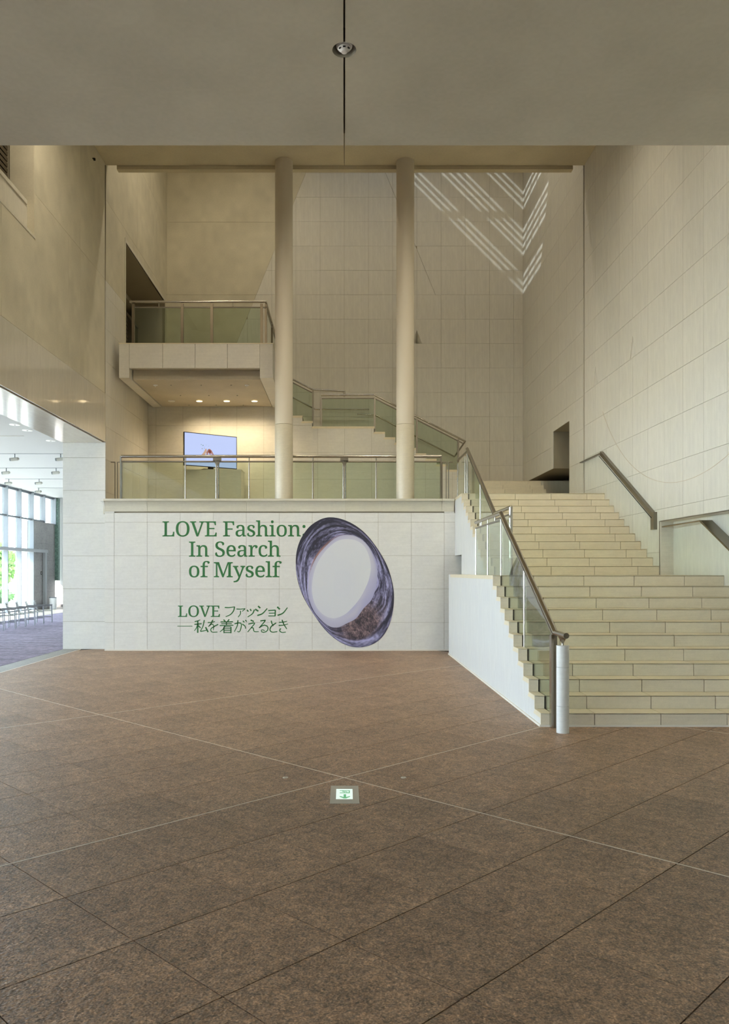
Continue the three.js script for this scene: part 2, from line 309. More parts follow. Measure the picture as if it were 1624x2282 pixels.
add(wallRight, 'niche_trim', [box(XR - 0.004, XR + 0.008, 1.497, 1.506, D0, 7.885), box(XR - 0.004, XR + 0.008, 0.95, 1.497, 7.875, 7.885)], mSteelDull);
add(wallRight, 'niche_soffit', box(XR + 0.008, 3.25, 1.496, 1.504, D0, 7.88), mWallH[1]);
{ // engraved circle line
  const pts = []; for (let a = -0.885; a <= 0.7; a += 0.02) pts.push(V(XR - 0.0005, 4.84 - 3.0 * Math.cos(a), 7.3 - 3.0 * Math.sin(a)));
  const g = new THREE.TubeGeometry(new THREE.CatmullRomCurve3(pts), 160, 0.0034, 5); add(wallRight, 'inlaid_arc_line', smoothUV(g), std({ color: '#c4b096', roughness: 0.6 }));
}
struct('wall_passage', [box(4.6, 4.8, 1.5, 4, 10.6, 14.4), box(3.7, 4.8, 1.5, 4, 10.5, 10.6), box(3.7, 4.8, 1.5, 4, 14.3, 14.5)], mSolid);
struct('ceiling_passage', [box(3.7, 4.8, 3.1, 3.4, 10.6, 14.4)], mSolid);
struct('floor_passage', [box(3.1, 4.8, 1.8, FL, 10.6, 12.62), box(3.1, 4.8, 1.8, 2.446, 12.62, 14.4)], mSolid);

// ---------------------------------------------------------------- back wall
const DB = 13.9, PX = 0.4222, Y0 = 5.84;
const wallBack = struct('wall_back', [...subtract([XL - 0.5, XR + 0.6, 0, ROOF], [3 * PX - 0.1, 3 * PX + 0.1, 4.98, 5.24]).map(([a, b, c, e]) => box(a, b, c, e, DB + 0.008, DB + 0.4)), box(3 * PX - 0.1, 3 * PX + 0.1, 4.98, 5.24, DB + 0.2, DB + 0.4)], mGrout);
{
  const lineL = (x, y) => (x + 0.642) * (8.04 - 5.15) - (y - 8.04) * (-0.642 + 1.817);            // > 0 right of the slanting edge
  const lineR = (x, y) => -((x - 0.689) * (8.04 - 5.84) - (y - 8.04) * (0.689 - 1.59));             // > 0 left of the other one
  const clip = (poly, f) => { const out = []; for (let i = 0; i < poly.length; i++) { const a = poly[i], b = poly[(i + 1) % poly.length], fa = f(...a), fb = f(...b); if (fa >= 0) out.push(a); if ((fa >= 0) !== (fb >= 0)) { const k = fa / (fa - fb); out.push([a[0] + k * (b[0] - a[0]), a[1] + k * (b[1] - a[1])]); } } return out; };
  const q = 0.0016, t = 0.02 / M;
  const area = (p) => Math.abs(p.reduce((s, a, i) => { const b = p[(i + 1) % p.length]; return s + a[0] * b[1] - a[1] * b[0]; }, 0) / 2);
  const put = (poly, mats, name, dd = 0) => { if (poly.length < 3 || area(poly) < 0.002) return; const c = poly.reduce((s, p) => [s[0] + p[0] / poly.length, s[1] + p[1] / poly.length], [0, 0]); add(wallBack, name, exZ(poly, DB + dd, DB + t + dd), mats[Math.floor(hash(Math.round(c[0] * 300), Math.round(c[1] * 300), 9) * mats.length)]); };
  const xJ = range(XL, XR, PX, 0), yB = range(2.4, ROOF, 0.4255, Y0), tri = [3 * PX, 4.989];
  for (let i = 0; i + 1 < xJ.length; i++) for (let j = 0; j + 1 < yB.length; j++) {
    const a0 = xJ[i] + q, a1 = xJ[i + 1] - q, b0 = yB[j] + q, b1 = yB[j + 1] - q, r = [[a0, b0], [a1, b0], [a1, b1], [a0, b1]];
    const nl = r.filter((p) => lineL(...p) > 0.002).length, nr = b0 >= Y0 - 0.01 ? r.filter((p) => lineR(...p) > 0).length : 4;
    if (nl === 0) continue;
    if (Math.abs(yB[j] - tri[1]) < 0.06 && Math.abs((xJ[i] + xJ[i + 1]) / 2 - tri[0]) < PX * 0.7) { if (xJ[i] < tri[0] - 0.1) triNiche(wallBack, 'z', DB, tri[0], yB[j] + 0.004, [xJ[i], xJ[i + 2], yB[j], yB[j + 1]], mWall); continue; }
    if (nl === 4 && (nr === 4 || nr === 0)) { tiles(wallBack, 'stone_tile', 'z', DB, [xJ[i], xJ[i + 1]], [yB[j], yB[j + 1]], mWall); continue; }
    if (nl < 4) { put(clip(r, (x, y) => lineL(x, y) - 0.006), mWall, 'stone_tile'); continue; }
    put(clip(r, (x, y) => lineR(x, y) - 0.006), mWall, 'stone_tile'); put(clip(r, (x, y) => -lineR(x, y) - 0.006), mWall, 'stone_tile');
  }
  const rowsL = [[2.4, 5.84], [5.84, 7.108], [7.108, ROOF]];
  for (const [b0, b1] of rowsL) put(clip([[XL, b0 + 0.002], [XR, b0 + 0.002], [XR, b1 - 0.002], [XL, b1 - 0.002]], (x, y) => -lineL(x, y) - 0.004), mPlaster, 'plaster_panel');
}

// ---------------------------------------------------------------- feature wall with the exhibition title, its cornice
const DF = 10.13, XF0 = -3.048, XF1 = 2.4;
const wallFeature = struct('wall_feature', [box(XF0, XF1, 0, 1.752, DF + 0.006, DF + 0.2), box(XF0, 1.40, 1.752, 1.93, DF + 0.03, DF + 0.2)], mGrout);
tiles(wallFeature, 'stone_tile', 'z', DF, range(XF0, XF1, 0.4195, -2.9247), [0, 0.36, 0.785, 1.21, 1.635, 1.7555], mPoster, { gap: 0.005 });
add(wallFeature, 'baseboard_strip', box(XF0, 1.5, 0, 0.016, DF - 0.006, DF), mStrip);
tiles(wallFeature, 'stone_tile', 'z', DF, [XF0, -2.9247], [1.7555, 1.771], mPoster); tiles(wallFeature, 'stone_tile', 'z', DF, [1.27, 1.40], [1.7555, 1.771], mPoster);
{
  const prof = []; const e = 0.05, y0 = 1.771, y1 = 1.93;       // (outwards, y)
  prof.push([0, y0]); for (let k = 0; k <= 12; k++) { const a = k / 12 * Math.PI / 2; prof.push([(e - 0.004) * (1 - Math.cos(a)), y0 + (y1 - 0.028 - y0) * Math.sin(a)]); }
  prof.push([e, y1 - 0.026], [e, y1]);
  const trim = struct('trim_1', [box(XF0, 1.395, 1.772, 1.929, DF + 0.01, DF + 0.3)], mPoster[0]);
  const joints = [XF0, -2.5, -1.24, 0.0, 1.24, 1.395];
  for (let i = 0; i + 1 < joints.length; i++) add(trim, 'cornice_stone', exX([...prof.map(([o, y]) => [DF - o, y]), [DF + 0.3, y1], [DF + 0.3, y0]], joints[i] + 0.0012, joints[i + 1] - 0.0012), i % 2 ? std({ color: '#cfcbba', roughness: 0.5, map: sH }) : std({ color: '#d2cebf', roughness: 0.5, map: sH }));
  add(trim, 'cornice_return', exZ([...prof.map(([o, y]) => [XF0 - o, y]), [XF0 + 0.001, y1], [XF0 + 0.001, y0]], DF - 0.0, DF + 0.2), mPoster[1]);
  const corner = []; for (let k = 0; k + 1 < prof.length; k++) { const [o0, a0] = prof[k], [o1, a1] = prof[k + 1]; if (a1 - a0 < 1e-4 && o1 - o0 < 1e-4) continue; const om = Math.max(o0, o1); corner.push(box(XF0 - om, XF0 + 0.0013, a0, Math.max(a1, a0 + 0.0008), DF - om, DF)); }
  add(trim, 'cornice_corner', corner, mPoster[1]);
}
// bridge floor behind it
struct('floor_bridge', [box(XL, 1.40, 1.75, 1.925, DF + 0.1, 12.6), box(1.43, XR, 1.22, FL - 0.002, D22S + 0.03, 12.6), box(XL, 1.945, 1.75, 1.925, 12.6, 13.9), box(1.945, XR, 1.75, 2.44, 12.62, 13.9)], mSolid);

// ---------------------------------------------------------------- wall under the rising stair (with the television in front)
const DS = 12.57, LY = 3.30, ra = 0.0854, tx = 0.163, rb = 0.0848;
const stepsA = [], stepsB = [];                             // [x0, x1, y top]
for (let j = 1; j <= 9; j++) stepsA.push([0.478 + tx * (j - 1), 0.478 + tx * j, LY - ra * j]);
for (let j = 1; j <= 8; j++) stepsB.push([-0.496 - tx * j, -0.496 - tx * (j - 1), LY + rb * j]);
const lip = 0.034;
const wallStair = struct('wall_stair', [box(XL, -1.8, 1.925, 4.0, DS + 0.006, DS + 0.12), box(-0.496, 0.478, 1.925, LY - lip, DS + 0.006, DS + 0.12), ...[...stepsA, ...stepsB].map(([a, b, y]) => box(a, b, 1.925, y - lip, DS + 0.006, DS + 0.12))], mGrout);
tiles(wallStair, 'stone_tile', 'z', DS, range(XL, 1.945, P, -0.42), range(1.925, 4.05, P, 3.316), mWallH, {
  holes: [[-0.496, 0.478, LY - lip, 9], ...[...stepsA, ...stepsB].map(([a, b, y]) => [a, b, y - lip, 9])],
});
{
  const st = thing('diagonal_staircase', 'pale stone staircase climbing along the back wall above the bridge', 'staircase', [0, FL, 13.2]);
  const cap = (x0, x1, y, dir) => { const e = 0.03; return exZ(dir > 0 ? [[x0 - e, y - lip], [x1, y - lip], [x1, y], [x0, y]] : [[x0 - e, y - lip], [x1, y - lip], [x1, y], [x0, y]], DS - 0.003, 13.895); };
  for (const [a, b, y] of [...stepsA, ...stepsB]) { add(st, 'tread', cap(a, b, y), mTread[2]); add(st, 'riser', box(b - 0.012, b - 0.002, y - ra, y - 0.002, DS + 0.01, 13.89), mStep[1]); }
  add(st, 'landing', cap(-0.496, 0.478, LY), mTread[1]);
  add(st, 'landing', box(XL, -1.8, 4.0, 4.063, DS, 13.895), mTread[1]);
  add(st, 'stair_core', [box(-0.49, 0.47, 3.0, LY - lip, DS + 0.12, 13.89), ...[...stepsA, ...stepsB].map(([a, b, y]) => box(a, b, y - 0.2, y - lip, DS + 0.12, 13.89))], mSolid);
}

// ---------------------------------------------------------------- the grand staircase
const D1 = 5.152, D11 = D1 + 10 * T, D12 = 7.885, D22 = D12 + 10 * T, SX = 1.2714, UX = 1.406;
const stair = thing('grand_staircase', 'wide cream stone staircase with a landing, rising to the bridge level', 'staircase', [2.2, 0, 7.5]);
{
  const low = [[D1, 0]], up = [[D12, 11 * R]];
  for (let k = 1; k <= 11; k++) { low.push([D1 + (k - 1) * T, k * R]); low.push([k < 11 ? D1 + k * T : 9.69, k * R]); }
  low.push([9.69, 0]);
  for (let k = 1; k <= 11; k++) { up.push([D12 + (k - 1) * T, (11 + k) * R]); up.push([k < 11 ? D12 + k * T : D22 + 0.02, (11 + k) * R]); }
  up.push([D22 + 0.02, 11 * R]);
  const inset = (pts) => pts.map(([d, y]) => [d + 0.008, Math.max(y - 0.008, y < 0.01 ? 0 : y - 0.008)]);
  const shrink = (pts) => pts.map(([d, y], i) => [d + (i < pts.length - 1 ? 0.004 : 0), y > 0.01 ? y - 0.002 : y]);
  add(stair, 'stringer', exX(shrink(low), SX, SX + 0.02), mStringer);
  add(stair, 'stringer', [exX(shrink(up).map(([d, y]) => [d, Math.max(y, 11 * R - 0.001)]), UX, UX + 0.02), box(UX, UX + 0.02, 1.21, FL - 0.012, D22 + 0.02, 10.12)], mStringer);
  add(stair, 'stair_core', [exX(inset(low.map(([d, y]) => [Math.min(d, 7.95), y])), SX + 0.02, 3.246), exX(inset(up), UX + 0.02, XR), box(SX + 0.02, UX, 0, 11 * R - 0.01, 7.9, 9.68)], mStepGrout);
  const slotL = 1.343, slotU = 1.49, hw = 0.006;
  const cuts = (x0, x1, slot) => { const js = [x0, slot - hw]; const js2 = [slot + hw]; for (let x = 1.618; x < x1 - 0.05; x += 0.429) if (x > slot + 0.03) js2.push(x); js2.push(x1); const out = []; for (const a of [js, js2]) for (let i = 0; i + 1 < a.length; i++) out.push([a[i], a[i + 1]]); return out; };
  const gap = 0.0046;
  const flight = (dA, n, base, x0, x1, slot, lastDepth) => {
    for (let k = 1; k <= n; k++) {
      const d = dA + (k - 1) * T, y = base + k * R, dn = k < n ? d + T : lastDepth;
      cuts(x0, x1, slot).forEach(([a, b], i) => {
        const h = hash(i, k + Math.round(base * 50), 3);
        add(stair, 'riser_stone', box(a + (i ? gap / 2 : -0.0012), b - gap / 2, y - R + 0.001, y - 0.0075, d, d + 0.012), mStep[Math.floor(h * 5)]);
        if (i === 0) add(stair, 'tread_slab', exX([[d - 0.001, y], [dn, y], [dn + (k < n ? 0.035 : 0), y - lip], [d + 0.0125, y - lip], [d + 0.0125, y - 0.004], [d - 0.001, y - 0.004]], a - 0.0012, b), mTread[Math.floor(h * 4)]);
        else add(stair, 'tread_slab', box(a + gap / 2, b - gap / 2, y - 0.004, y, d - 0.001, dn), mTread[Math.floor(h * 4)]);
      });
      add(stair, 'glass_slot', box(slot - hw, slot + hw, y - R, y - 0.006, d + 0.004, d + 0.014), mSlot);
    }
  };
  flight(D1, 11, 0, SX, 3.246, slotL, D12);
  flight(D12, 11, 11 * R, UX, XR, slotU, D22 + T);
  add(stair, 'landing_ledge', box(SX - 0.001, UX + 0.002, 11 * R - lip, 11 * R, D12, 9.55), mTread[0]);
  add(stair, 'ledge_edge', box(UX - 0.001, UX + 0.09, FL - 0.035, FL - 0.002, D22 + T + 0.002, 10.12), mTread[0]);
  add(stair, 'base_strip', [box(SX - 0.01, SX, 0, 0.014, D1 - 0.008, 9.69), box(SX - 0.01, 3.246, 0, 0.012, D1 - 0.01, D1)], mStrip);
}
{ // six more steps at the right end of the bridge
  const st = thing('upper_steps', 'short flight of six stone steps beyond the staircase, by the dark doorway', 'steps', [2.6, FL, 12.2]);
  for (let k = 0; k < 6; k++) {
    const d = 11.79 + 0.165 * k, y = FL + 0.0835 * (k + 1);
    range(1.945, XR - 0.004, P, 2.476).forEach((x, i, a) => { if (i + 1 < a.length) { add(st, 'riser_stone', box(x + 0.002, a[i + 1] - 0.002, y - 0.0835, y, d, d + 0.012), mStep[(i + k) % 5]); add(st, 'tread_slab', box(x + 0.002, a[i + 1] - 0.002, y - 0.02, y, d + 0.0125, k < 5 ? d + 0.165 : DB - 0.004), mTread[(i + k) % 4]); } });
    add(st, 'step_core', box(1.945, XR - 0.004, FL - 0.05, y - 0.008, d + 0.008, k < 5 ? d + 0.17 : DB - 0.004), mStepGrout);
  }
}

// ---------------------------------------------------------------- railings
const glassPoly = (pts, x) => exX(pts, x - 0.003, x + 0.003);
const lineAt = (d, [d0, y0], [d1, y1]) => y0 + (y1 - y0) * (d - d0) / (d1 - d0);
{
  const X = 1.343, a = [5.07, 0.614], b = [6.83, 1.506], r = 0.03;
  const t = thing('stair_railing', 'glass railing with steel handrail along the lower flight and landing', 'railing', [X, 0, 6.5]);
  const rail = add(t, 'handrail', rod([V(X, a[1], 4.826), V(X, a[1], a[0]), V(X, b[1], b[0]), V(X, 1.506, 8.13)], r), mSteel);
  const y2 = (d) => d < b[0] ? lineAt(d, a, b) - 0.05 : 1.506 - 0.05;
  add(t, 'lower_rail', [bar(V(X, y2(5.1), 5.1), V(X, y2(6.83), 6.83), 0.016, 0.02), bar(V(X, 1.447, 6.83), V(X, 1.447, 8.13), 0.022, 0.028)], mSteelDull);
  const step = (d) => Math.min(11, Math.floor((d - D1) / T + 1e-6) + 1) * R;
  const foot = (d0, d1) => { const out = []; for (let k = 0; k <= 12; k++) { const e = D1 + k * T; if (e > d0 && e < d1 && k <= 10) { out.push([e, step(e - 0.01)]); out.push([e, step(e)]); } } return [[d0, step(d0 + 0.001)], ...out, [d1, step(d1 - 0.001)]]; };
  const panel = (d0, d1) => add(t, 'glass_panel', glassPoly([...foot(d0, d1).map(([d, y]) => [d, y - 0.0]), [d1, y2(d1)], ...(d0 < b[0] && d1 > b[0] ? [[b[0], y2(b[0])]] : []), [d0, y2(d0)]], X), mGlass);
  panel(5.17, 5.935); panel(5.955, 6.80); panel(6.84, 7.45); panel(7.47, 8.12);
  for (const d of [5.945, 6.82, 7.46, 8.125]) add(t, 'post', cyl(V(X, step(d) - (d < 7 ? 0.06 : 0), d), V(X, (d < 7 ? y2(d) : 1.45), d), 0.0135), mSteel);
  for (const d of [7.1, 7.46, 7.8]) add(t, 'rail_bracket', cyl(V(X, 1.447, d), V(X, 1.5, d), 0.008), mSteel);
  add(t, 'end_post', [box(X - 0.017, X - 0.003, 0, 0.60, 5.10, 5.15)], mSteel, 'flat bright steel end post'); add(t, 'end_post', [box(X - 0.003, X + 0.022, 0, 0.60, 5.11, 5.148)], mSteelDull);
  add(rail, 'rail_end_cap', cyl(V(X, a[1], 4.826), V(X, a[1], 4.82), 0.031), mSteelDull);
}
{
  const n = thing('newel_post', 'short white stone cylinder post at the foot of the staircase', 'post', [1.361, 0, 4.965]);
  const C = (y) => V(1.361, y, 4.965), r = 0.0675;
  for (const [y0, y1] of [[0, 0.166], [0.1675, 0.408], [0.4095, 0.543]]) add(n, 'stone_drum', cyl(C(y0), C(y1), r, r, 40), mPoster[1]);
  add(n, 'support_stem', cyl(C(0.54), C(0.556), 0.012), mSteel);
  add(n, 'support_cone', cyl(C(0.552), C(0.606), 0.006, 0.058, 32), mSteel, 'polished inverted cone carrying the handrail');
}
{
  const X = 1.49, r = 0.03, A = [7.88, 1.58], B = [9.66, 2.497];
  const t = thing('stair_railing', 'glass railing with steel handrail along the upper flight', 'railing', [X, 11 * R, 9]);
  add(t, 'handrail', rod([V(X, 1.12, 7.13), V(X, 1.58, 7.13), V(X, 1.58, A[0]), V(X, B[1], B[0])], r), mSteel);
  add(t, 'end_post', cyl(V(X, 11 * R, 7.13), V(X, 1.13, 7.13), 0.03), mSteelDull);
  add(t, 'handrail', rod([V(X, B[1] - 0.03, B[0]), V(X, B[1] - 0.03, 10.48)], 0.022), mSteelDull);
  const y2 = (d) => d < A[0] ? 1.52 : d < B[0] ? lineAt(d, A, B) - 0.055 : B[1] - 0.07;
  add(t, 'lower_rail', [bar(V(X, 1.52, 7.15), V(X, 1.52, 7.88), 0.02, 0.026), bar(V(X, y2(7.9), 7.9), V(X, y2(9.65), 9.65), 0.016, 0.02)], mSteelDull);
  const step = (d) => d < D12 ? 11 * R : Math.min(22, 11 + Math.floor((d - D12) / T + 1e-6) + 1) * R;
  const foot = (d0, d1) => { const out = []; for (let k = 0; k <= 10; k++) { const e = D12 + k * T; if (e > d0 && e < d1) { out.push([e, step(e - 0.01)]); out.push([e, step(e)]); } } return [[d0, step(d0 + 0.001)], ...out, [d1, step(d1 - 0.001)]]; };
  const panel = (d0, d1) => add(t, 'glass_panel', glassPoly([...foot(d0, d1), [d1, y2(d1 - 0.001)], ...(d0 < A[0] && d1 > A[0] ? [[A[0], y2(A[0] + 0.001)]] : []), [d0, y2(d0)]], X), mGlass);
  panel(7.17, 8.71); panel(8.74, 9.63); panel(9.68, 10.46);
  for (const d of [8.725, 9.655, 9.82, 10.47]) add(t, 'post', cyl(V(X, step(d) - 0.05, d), V(X, y2(d), d), 0.014), mSteel);
}
// bridge railing
{
  const D = 10.5, y0 = 1.93, yt = 2.525, x0 = -2.94, x1 = 1.278;
  const t = thing('bridge_railing', 'long glass and steel railing on the bridge above the exhibition title', 'railing', [-0.8, y0, D]);
  add(t, 'handrail', rod([V(x0, yt, D), V(x1, yt, D)], 0.035), mSteel);
  add(t, 'lower_rail', rod([V(x0, yt - 0.068, D), V(x1, yt - 0.068, D)], 0.02), mSteelDull);
  const xs = [413, 555, 697, 838].map((p) => (p - 767) * D / 1775), big = [484, 767].map((p) => (p - 767) * D / 1775);
  const all = [x0, ...xs, ...big, x1].sort((a, b) => a - b);
  for (let i = 0; i + 1 < all.length; i++) add(t, 'glass_panel', box(all[i] + 0.012, all[i + 1] - 0.012, y0, yt - 0.075, D - 0.003, D + 0.003), mGlass);
  for (const x of xs) add(t, 'post', cyl(V(x, y0, D), V(x, yt, D), 0.015), mSteel);
  for (const x of big) {
    const post = add(t, 'post', [cyl(V(x - 0.012, y0, D), V(x - 0.012, yt - 0.05, D), 0.02), cyl(V(x + 0.014, y0, D + 0.01), V(x + 0.014, yt - 0.05, D + 0.01), 0.016)], mSteel);
    add(post, 'rail_bracket', [box(x - 0.052, x + 0.052, yt - 0.058, yt - 0.018, D - 0.03, D + 0.02), box(x - 0.03, x + 0.03, yt - 0.095, yt - 0.07, D - 0.014, D + 0.014), box(x - 0.018, x + 0.018, yt - 0.12, yt - 0.095, D - 0.012, D + 0.012)], mSteelDull);
  }
  for (const x of [x0, x1]) add(t, 'end_post', [box(x - 0.014, x + 0.004, y0, yt + 0.005, D - 0.02, D + 0.02), box(x + 0.006, x + 0.016, y0, yt - 0.08, D - 0.012, D + 0.012)], mSteelDull);
}
for (const [a, b, dir, where] of [[-3.022, -2.988, 'left', 'between bridge railing and plaster wall'], [1.342, 1.374, 'right', 'between bridge railing and stair railing']]) {
  const t = thing('guard_bar', `pair of thin steel bars with bent tops ${where}`, 'railing', [(a + b) / 2, 1.93, 10.5]);
  add(t, 'upright', rod([V(a, 1.93, 10.5), V(a, 2.45, 10.5), V(a - 0.055, 2.45, 10.5)], 0.011), mSteelDull); add(t, 'upright', rod([V(b, 1.93, 10.5), V(b, 2.45, 10.5), V(b + 0.055, 2.45, 10.5)], 0.011), mSteelDull);
  add(t, 'foot', box(a, b, 1.93, 1.96, 10.49, 10.51), mSteelDull);
}
// rails of the diagonal stair
{
  const D = DS + 0.02, yr = 3.797, t = thing('landing_railing', 'glass railing descending from the mid landing along the diagonal stair', 'railing', [0.5, LY, D]);
  const A = [0.478, 3.79], B = [1.91, 3.068], lo = 0.05;
  add(t, 'handrail', rod([V(-0.368, yr, D), V(A[0], yr, D), V(...B, D)], 0.026), mSteel);
  add(t, 'lower_rail', rod([V(-0.368, yr - lo, D), V(A[0], yr - lo, D), V(1.87, 3.088 - lo, D)], 0.018), mSteelDull);
  add(t, 'cross_rail', rod([V(1.91, 3.068, D), V(1.91, 3.0, 13.78)], 0.024), mSteelDull);
  const yl = (x) => x < A[0] ? yr - lo : A[1] - lo + (B[1] - A[1]) * (x - A[0]) / (B[0] - A[0]);
  const st = (x) => x < A[0] ? LY : LY - ra * Math.ceil((x - A[0]) / tx - 1e-6);
  const panel = (x0, x1) => { const foot = [[x0, st(x0 + 0.001)]]; for (let k = 0; k < 10; k++) { const x = A[0] + k * tx; if (x > x0 + 0.001 && x < x1 - 0.001) { foot.push([x, st(x - 0.01)]); foot.push([x, st(x + 0.01)]); } } foot.push([x1, st(x1 - 0.001)]); add(t, 'glass_panel', exZ([...foot, [x1, yl(x1)], [x0, yl(x0)]], D - 0.003, D + 0.003), mGlass); };
  panel(-0.35, 0.465); panel(0.495, 1.13); panel(1.16, 1.785);
  for (const x of [-0.368, 0.48, 1.145, 1.80]) add(t, 'post', box(x - 0.013, x + 0.013, st(x + 0.002) - 0.03, yl(x) + 0.02, D - 0.02, D + 0.02), mSteelDull);
}
{
  const D = DS + 0.02, t = thing('landing_railing', 'glass railing climbing from the mid landing behind the left column', 'railing', [-0.7, LY, D]);
  const A = [-0.496, 3.882], B = [-1.5, 4.40];
  add(t, 'handrail', rod([V(0, 3.80, D + 0.1), V(0, 3.882, D + 0.1), V(A[0], A[1], D), V(B[0], B[1], D)], 0.024), mSteel);
  add(t, 'lower_rail', rod([V(A[0], A[1] - 0.05, D), V(B[0], B[1] - 0.05, D)], 0.016), mSteelDull);
  const foot = [[-0.51, LY + 0.0]]; for (let j = 1; j <= 6; j++) { foot.push([-0.496 - tx * (j - 1), LY + rb * j]); foot.push([-0.496 - tx * j, LY + rb * j]); }
  foot.push([B[0], LY + rb * 6]); add(t, 'glass_panel', exZ([...foot.slice(1), [B[0], B[1] - 0.06], [-0.51, A[1] - 0.055]], D - 0.003, D + 0.003), mGlass);
  add(t, 'post', box(-0.508, -0.482, LY, A[1], D - 0.02, D + 0.02), mSteelDull);
}
{
  const D = 13.81, w1 = add(scene, 'wall_handrail', rod([V(-1.3, 4.24, D), V(-0.50, 3.822, D), V(0.43, 3.822, D)], 0.024), mSteel); tag(w1, 'steel handrail on the back wall above the mid landing', 'handrail');
  const w2 = add(scene, 'wall_handrail', rod([V(0.22, 3.738, D), V(0.52, 3.73, D), V(1.91, 3.0, D)], 0.024), mSteel); tag(w2, 'steel handrail sloping down the back wall to the bridge', 'handrail');
}
// handrails on the right wall
{
  const t = thing('wall_handrail', 'flat steel handrail bent twice on the right stone wall beside the upper flight', 'handrail', [XR, 1, 8.8]);
  const pts = [[10.45, 2.435], [9.615, 2.435], [7.99, 1.575], [7.97, 1.43]], x = XR - 0.018;
  const seg = (a, b, w, h) => bar(V(x, a[1], a[0]), V(x, b[1], b[0]), w, h);
  add(t, 'rail', [seg(pts[0], pts[1], 0.06, 0.022), seg(pts[1], [7.985, 1.572], 0.06, 0.085), box(x - 0.017, XR, 1.425, 1.6, 7.945, 8.03)], mSteelDull);
  add(t, 'rail_lip', [bar(V(x - 0.02, 2.435 - 0.03, 9.64), V(x - 0.02, 1.545, 8.0), 0.008, 0.012)], mDark);
}
{
  const t = thing('niche_handrail', 'broad steel handrail in the wall recess beside the lower flight', 'handrail', [3.2, 1, 6.6]);
  const x = XR + 0.018;
  add(t, 'rail', rod([V(x, 1.447, 7.86), V(x, 1.452, 7.03), V(x, 0.62, 5.4)], 0.014), mSteel);
  const g = new THREE.BufferGeometry(), A = V(x, 1.452, 7.03), B = V(3.245, 1.452, 7.03), C = V(x, 0.62, 5.4), E = V(3.245, 0.62, 5.4), dn = new THREE.Vector3(0, -0.012, 0), up = new THREE.Vector3(0, 0.012, 0);
  const q = (a, b, c, d) => [a, b, c, a, c, d], P8 = [A, B, E, C], lo = P8.map((p) => p.clone().add(dn)), hi = P8.map((p) => p.clone().add(up));
  const tri = [...q(lo[0], lo[1], lo[2], lo[3]), ...q(hi[3], hi[2], hi[1], hi[0]), ...[0, 1, 2, 3].flatMap((i) => q(lo[i], hi[i], hi[(i + 1) % 4], lo[(i + 1) % 4]))];
  g.setAttribute('position', new THREE.Float32BufferAttribute(tri.flatMap((p) => [p.x, p.y, p.z]), 3)); add(t, 'rail_plate', projUV(g), mSteelDull);
}

// ---------------------------------------------------------------- columns
for (const [x, where] of [[-0.778, 'left of the exhibition ring, before the balcony end'], [0.786, 'right one, before the diagonal stair']]) {
  const c = thing('round_column', `tall round cream column with stone foot, ${where}`, 'column', [x, 1.93, 10.27], 'columns on the bridge edge');
  const at = (y) => V(x, y, 10.27), r = 0.203;
  for (let k = 0; k < 1; k++) add(c, 'stone_foot', cyl(at(1.928), at(2.894), r, r, 48), std({ color: '#d9d0ba', roughness: 0.28, map: rep(tStone, 2, 3) }));
  add(c, 'shaft', cyl(at(2.898), at(TOP), r * 0.99, r * 0.99, 48), std({ color: '#d0c7b4', roughness: 0.6 }));
}

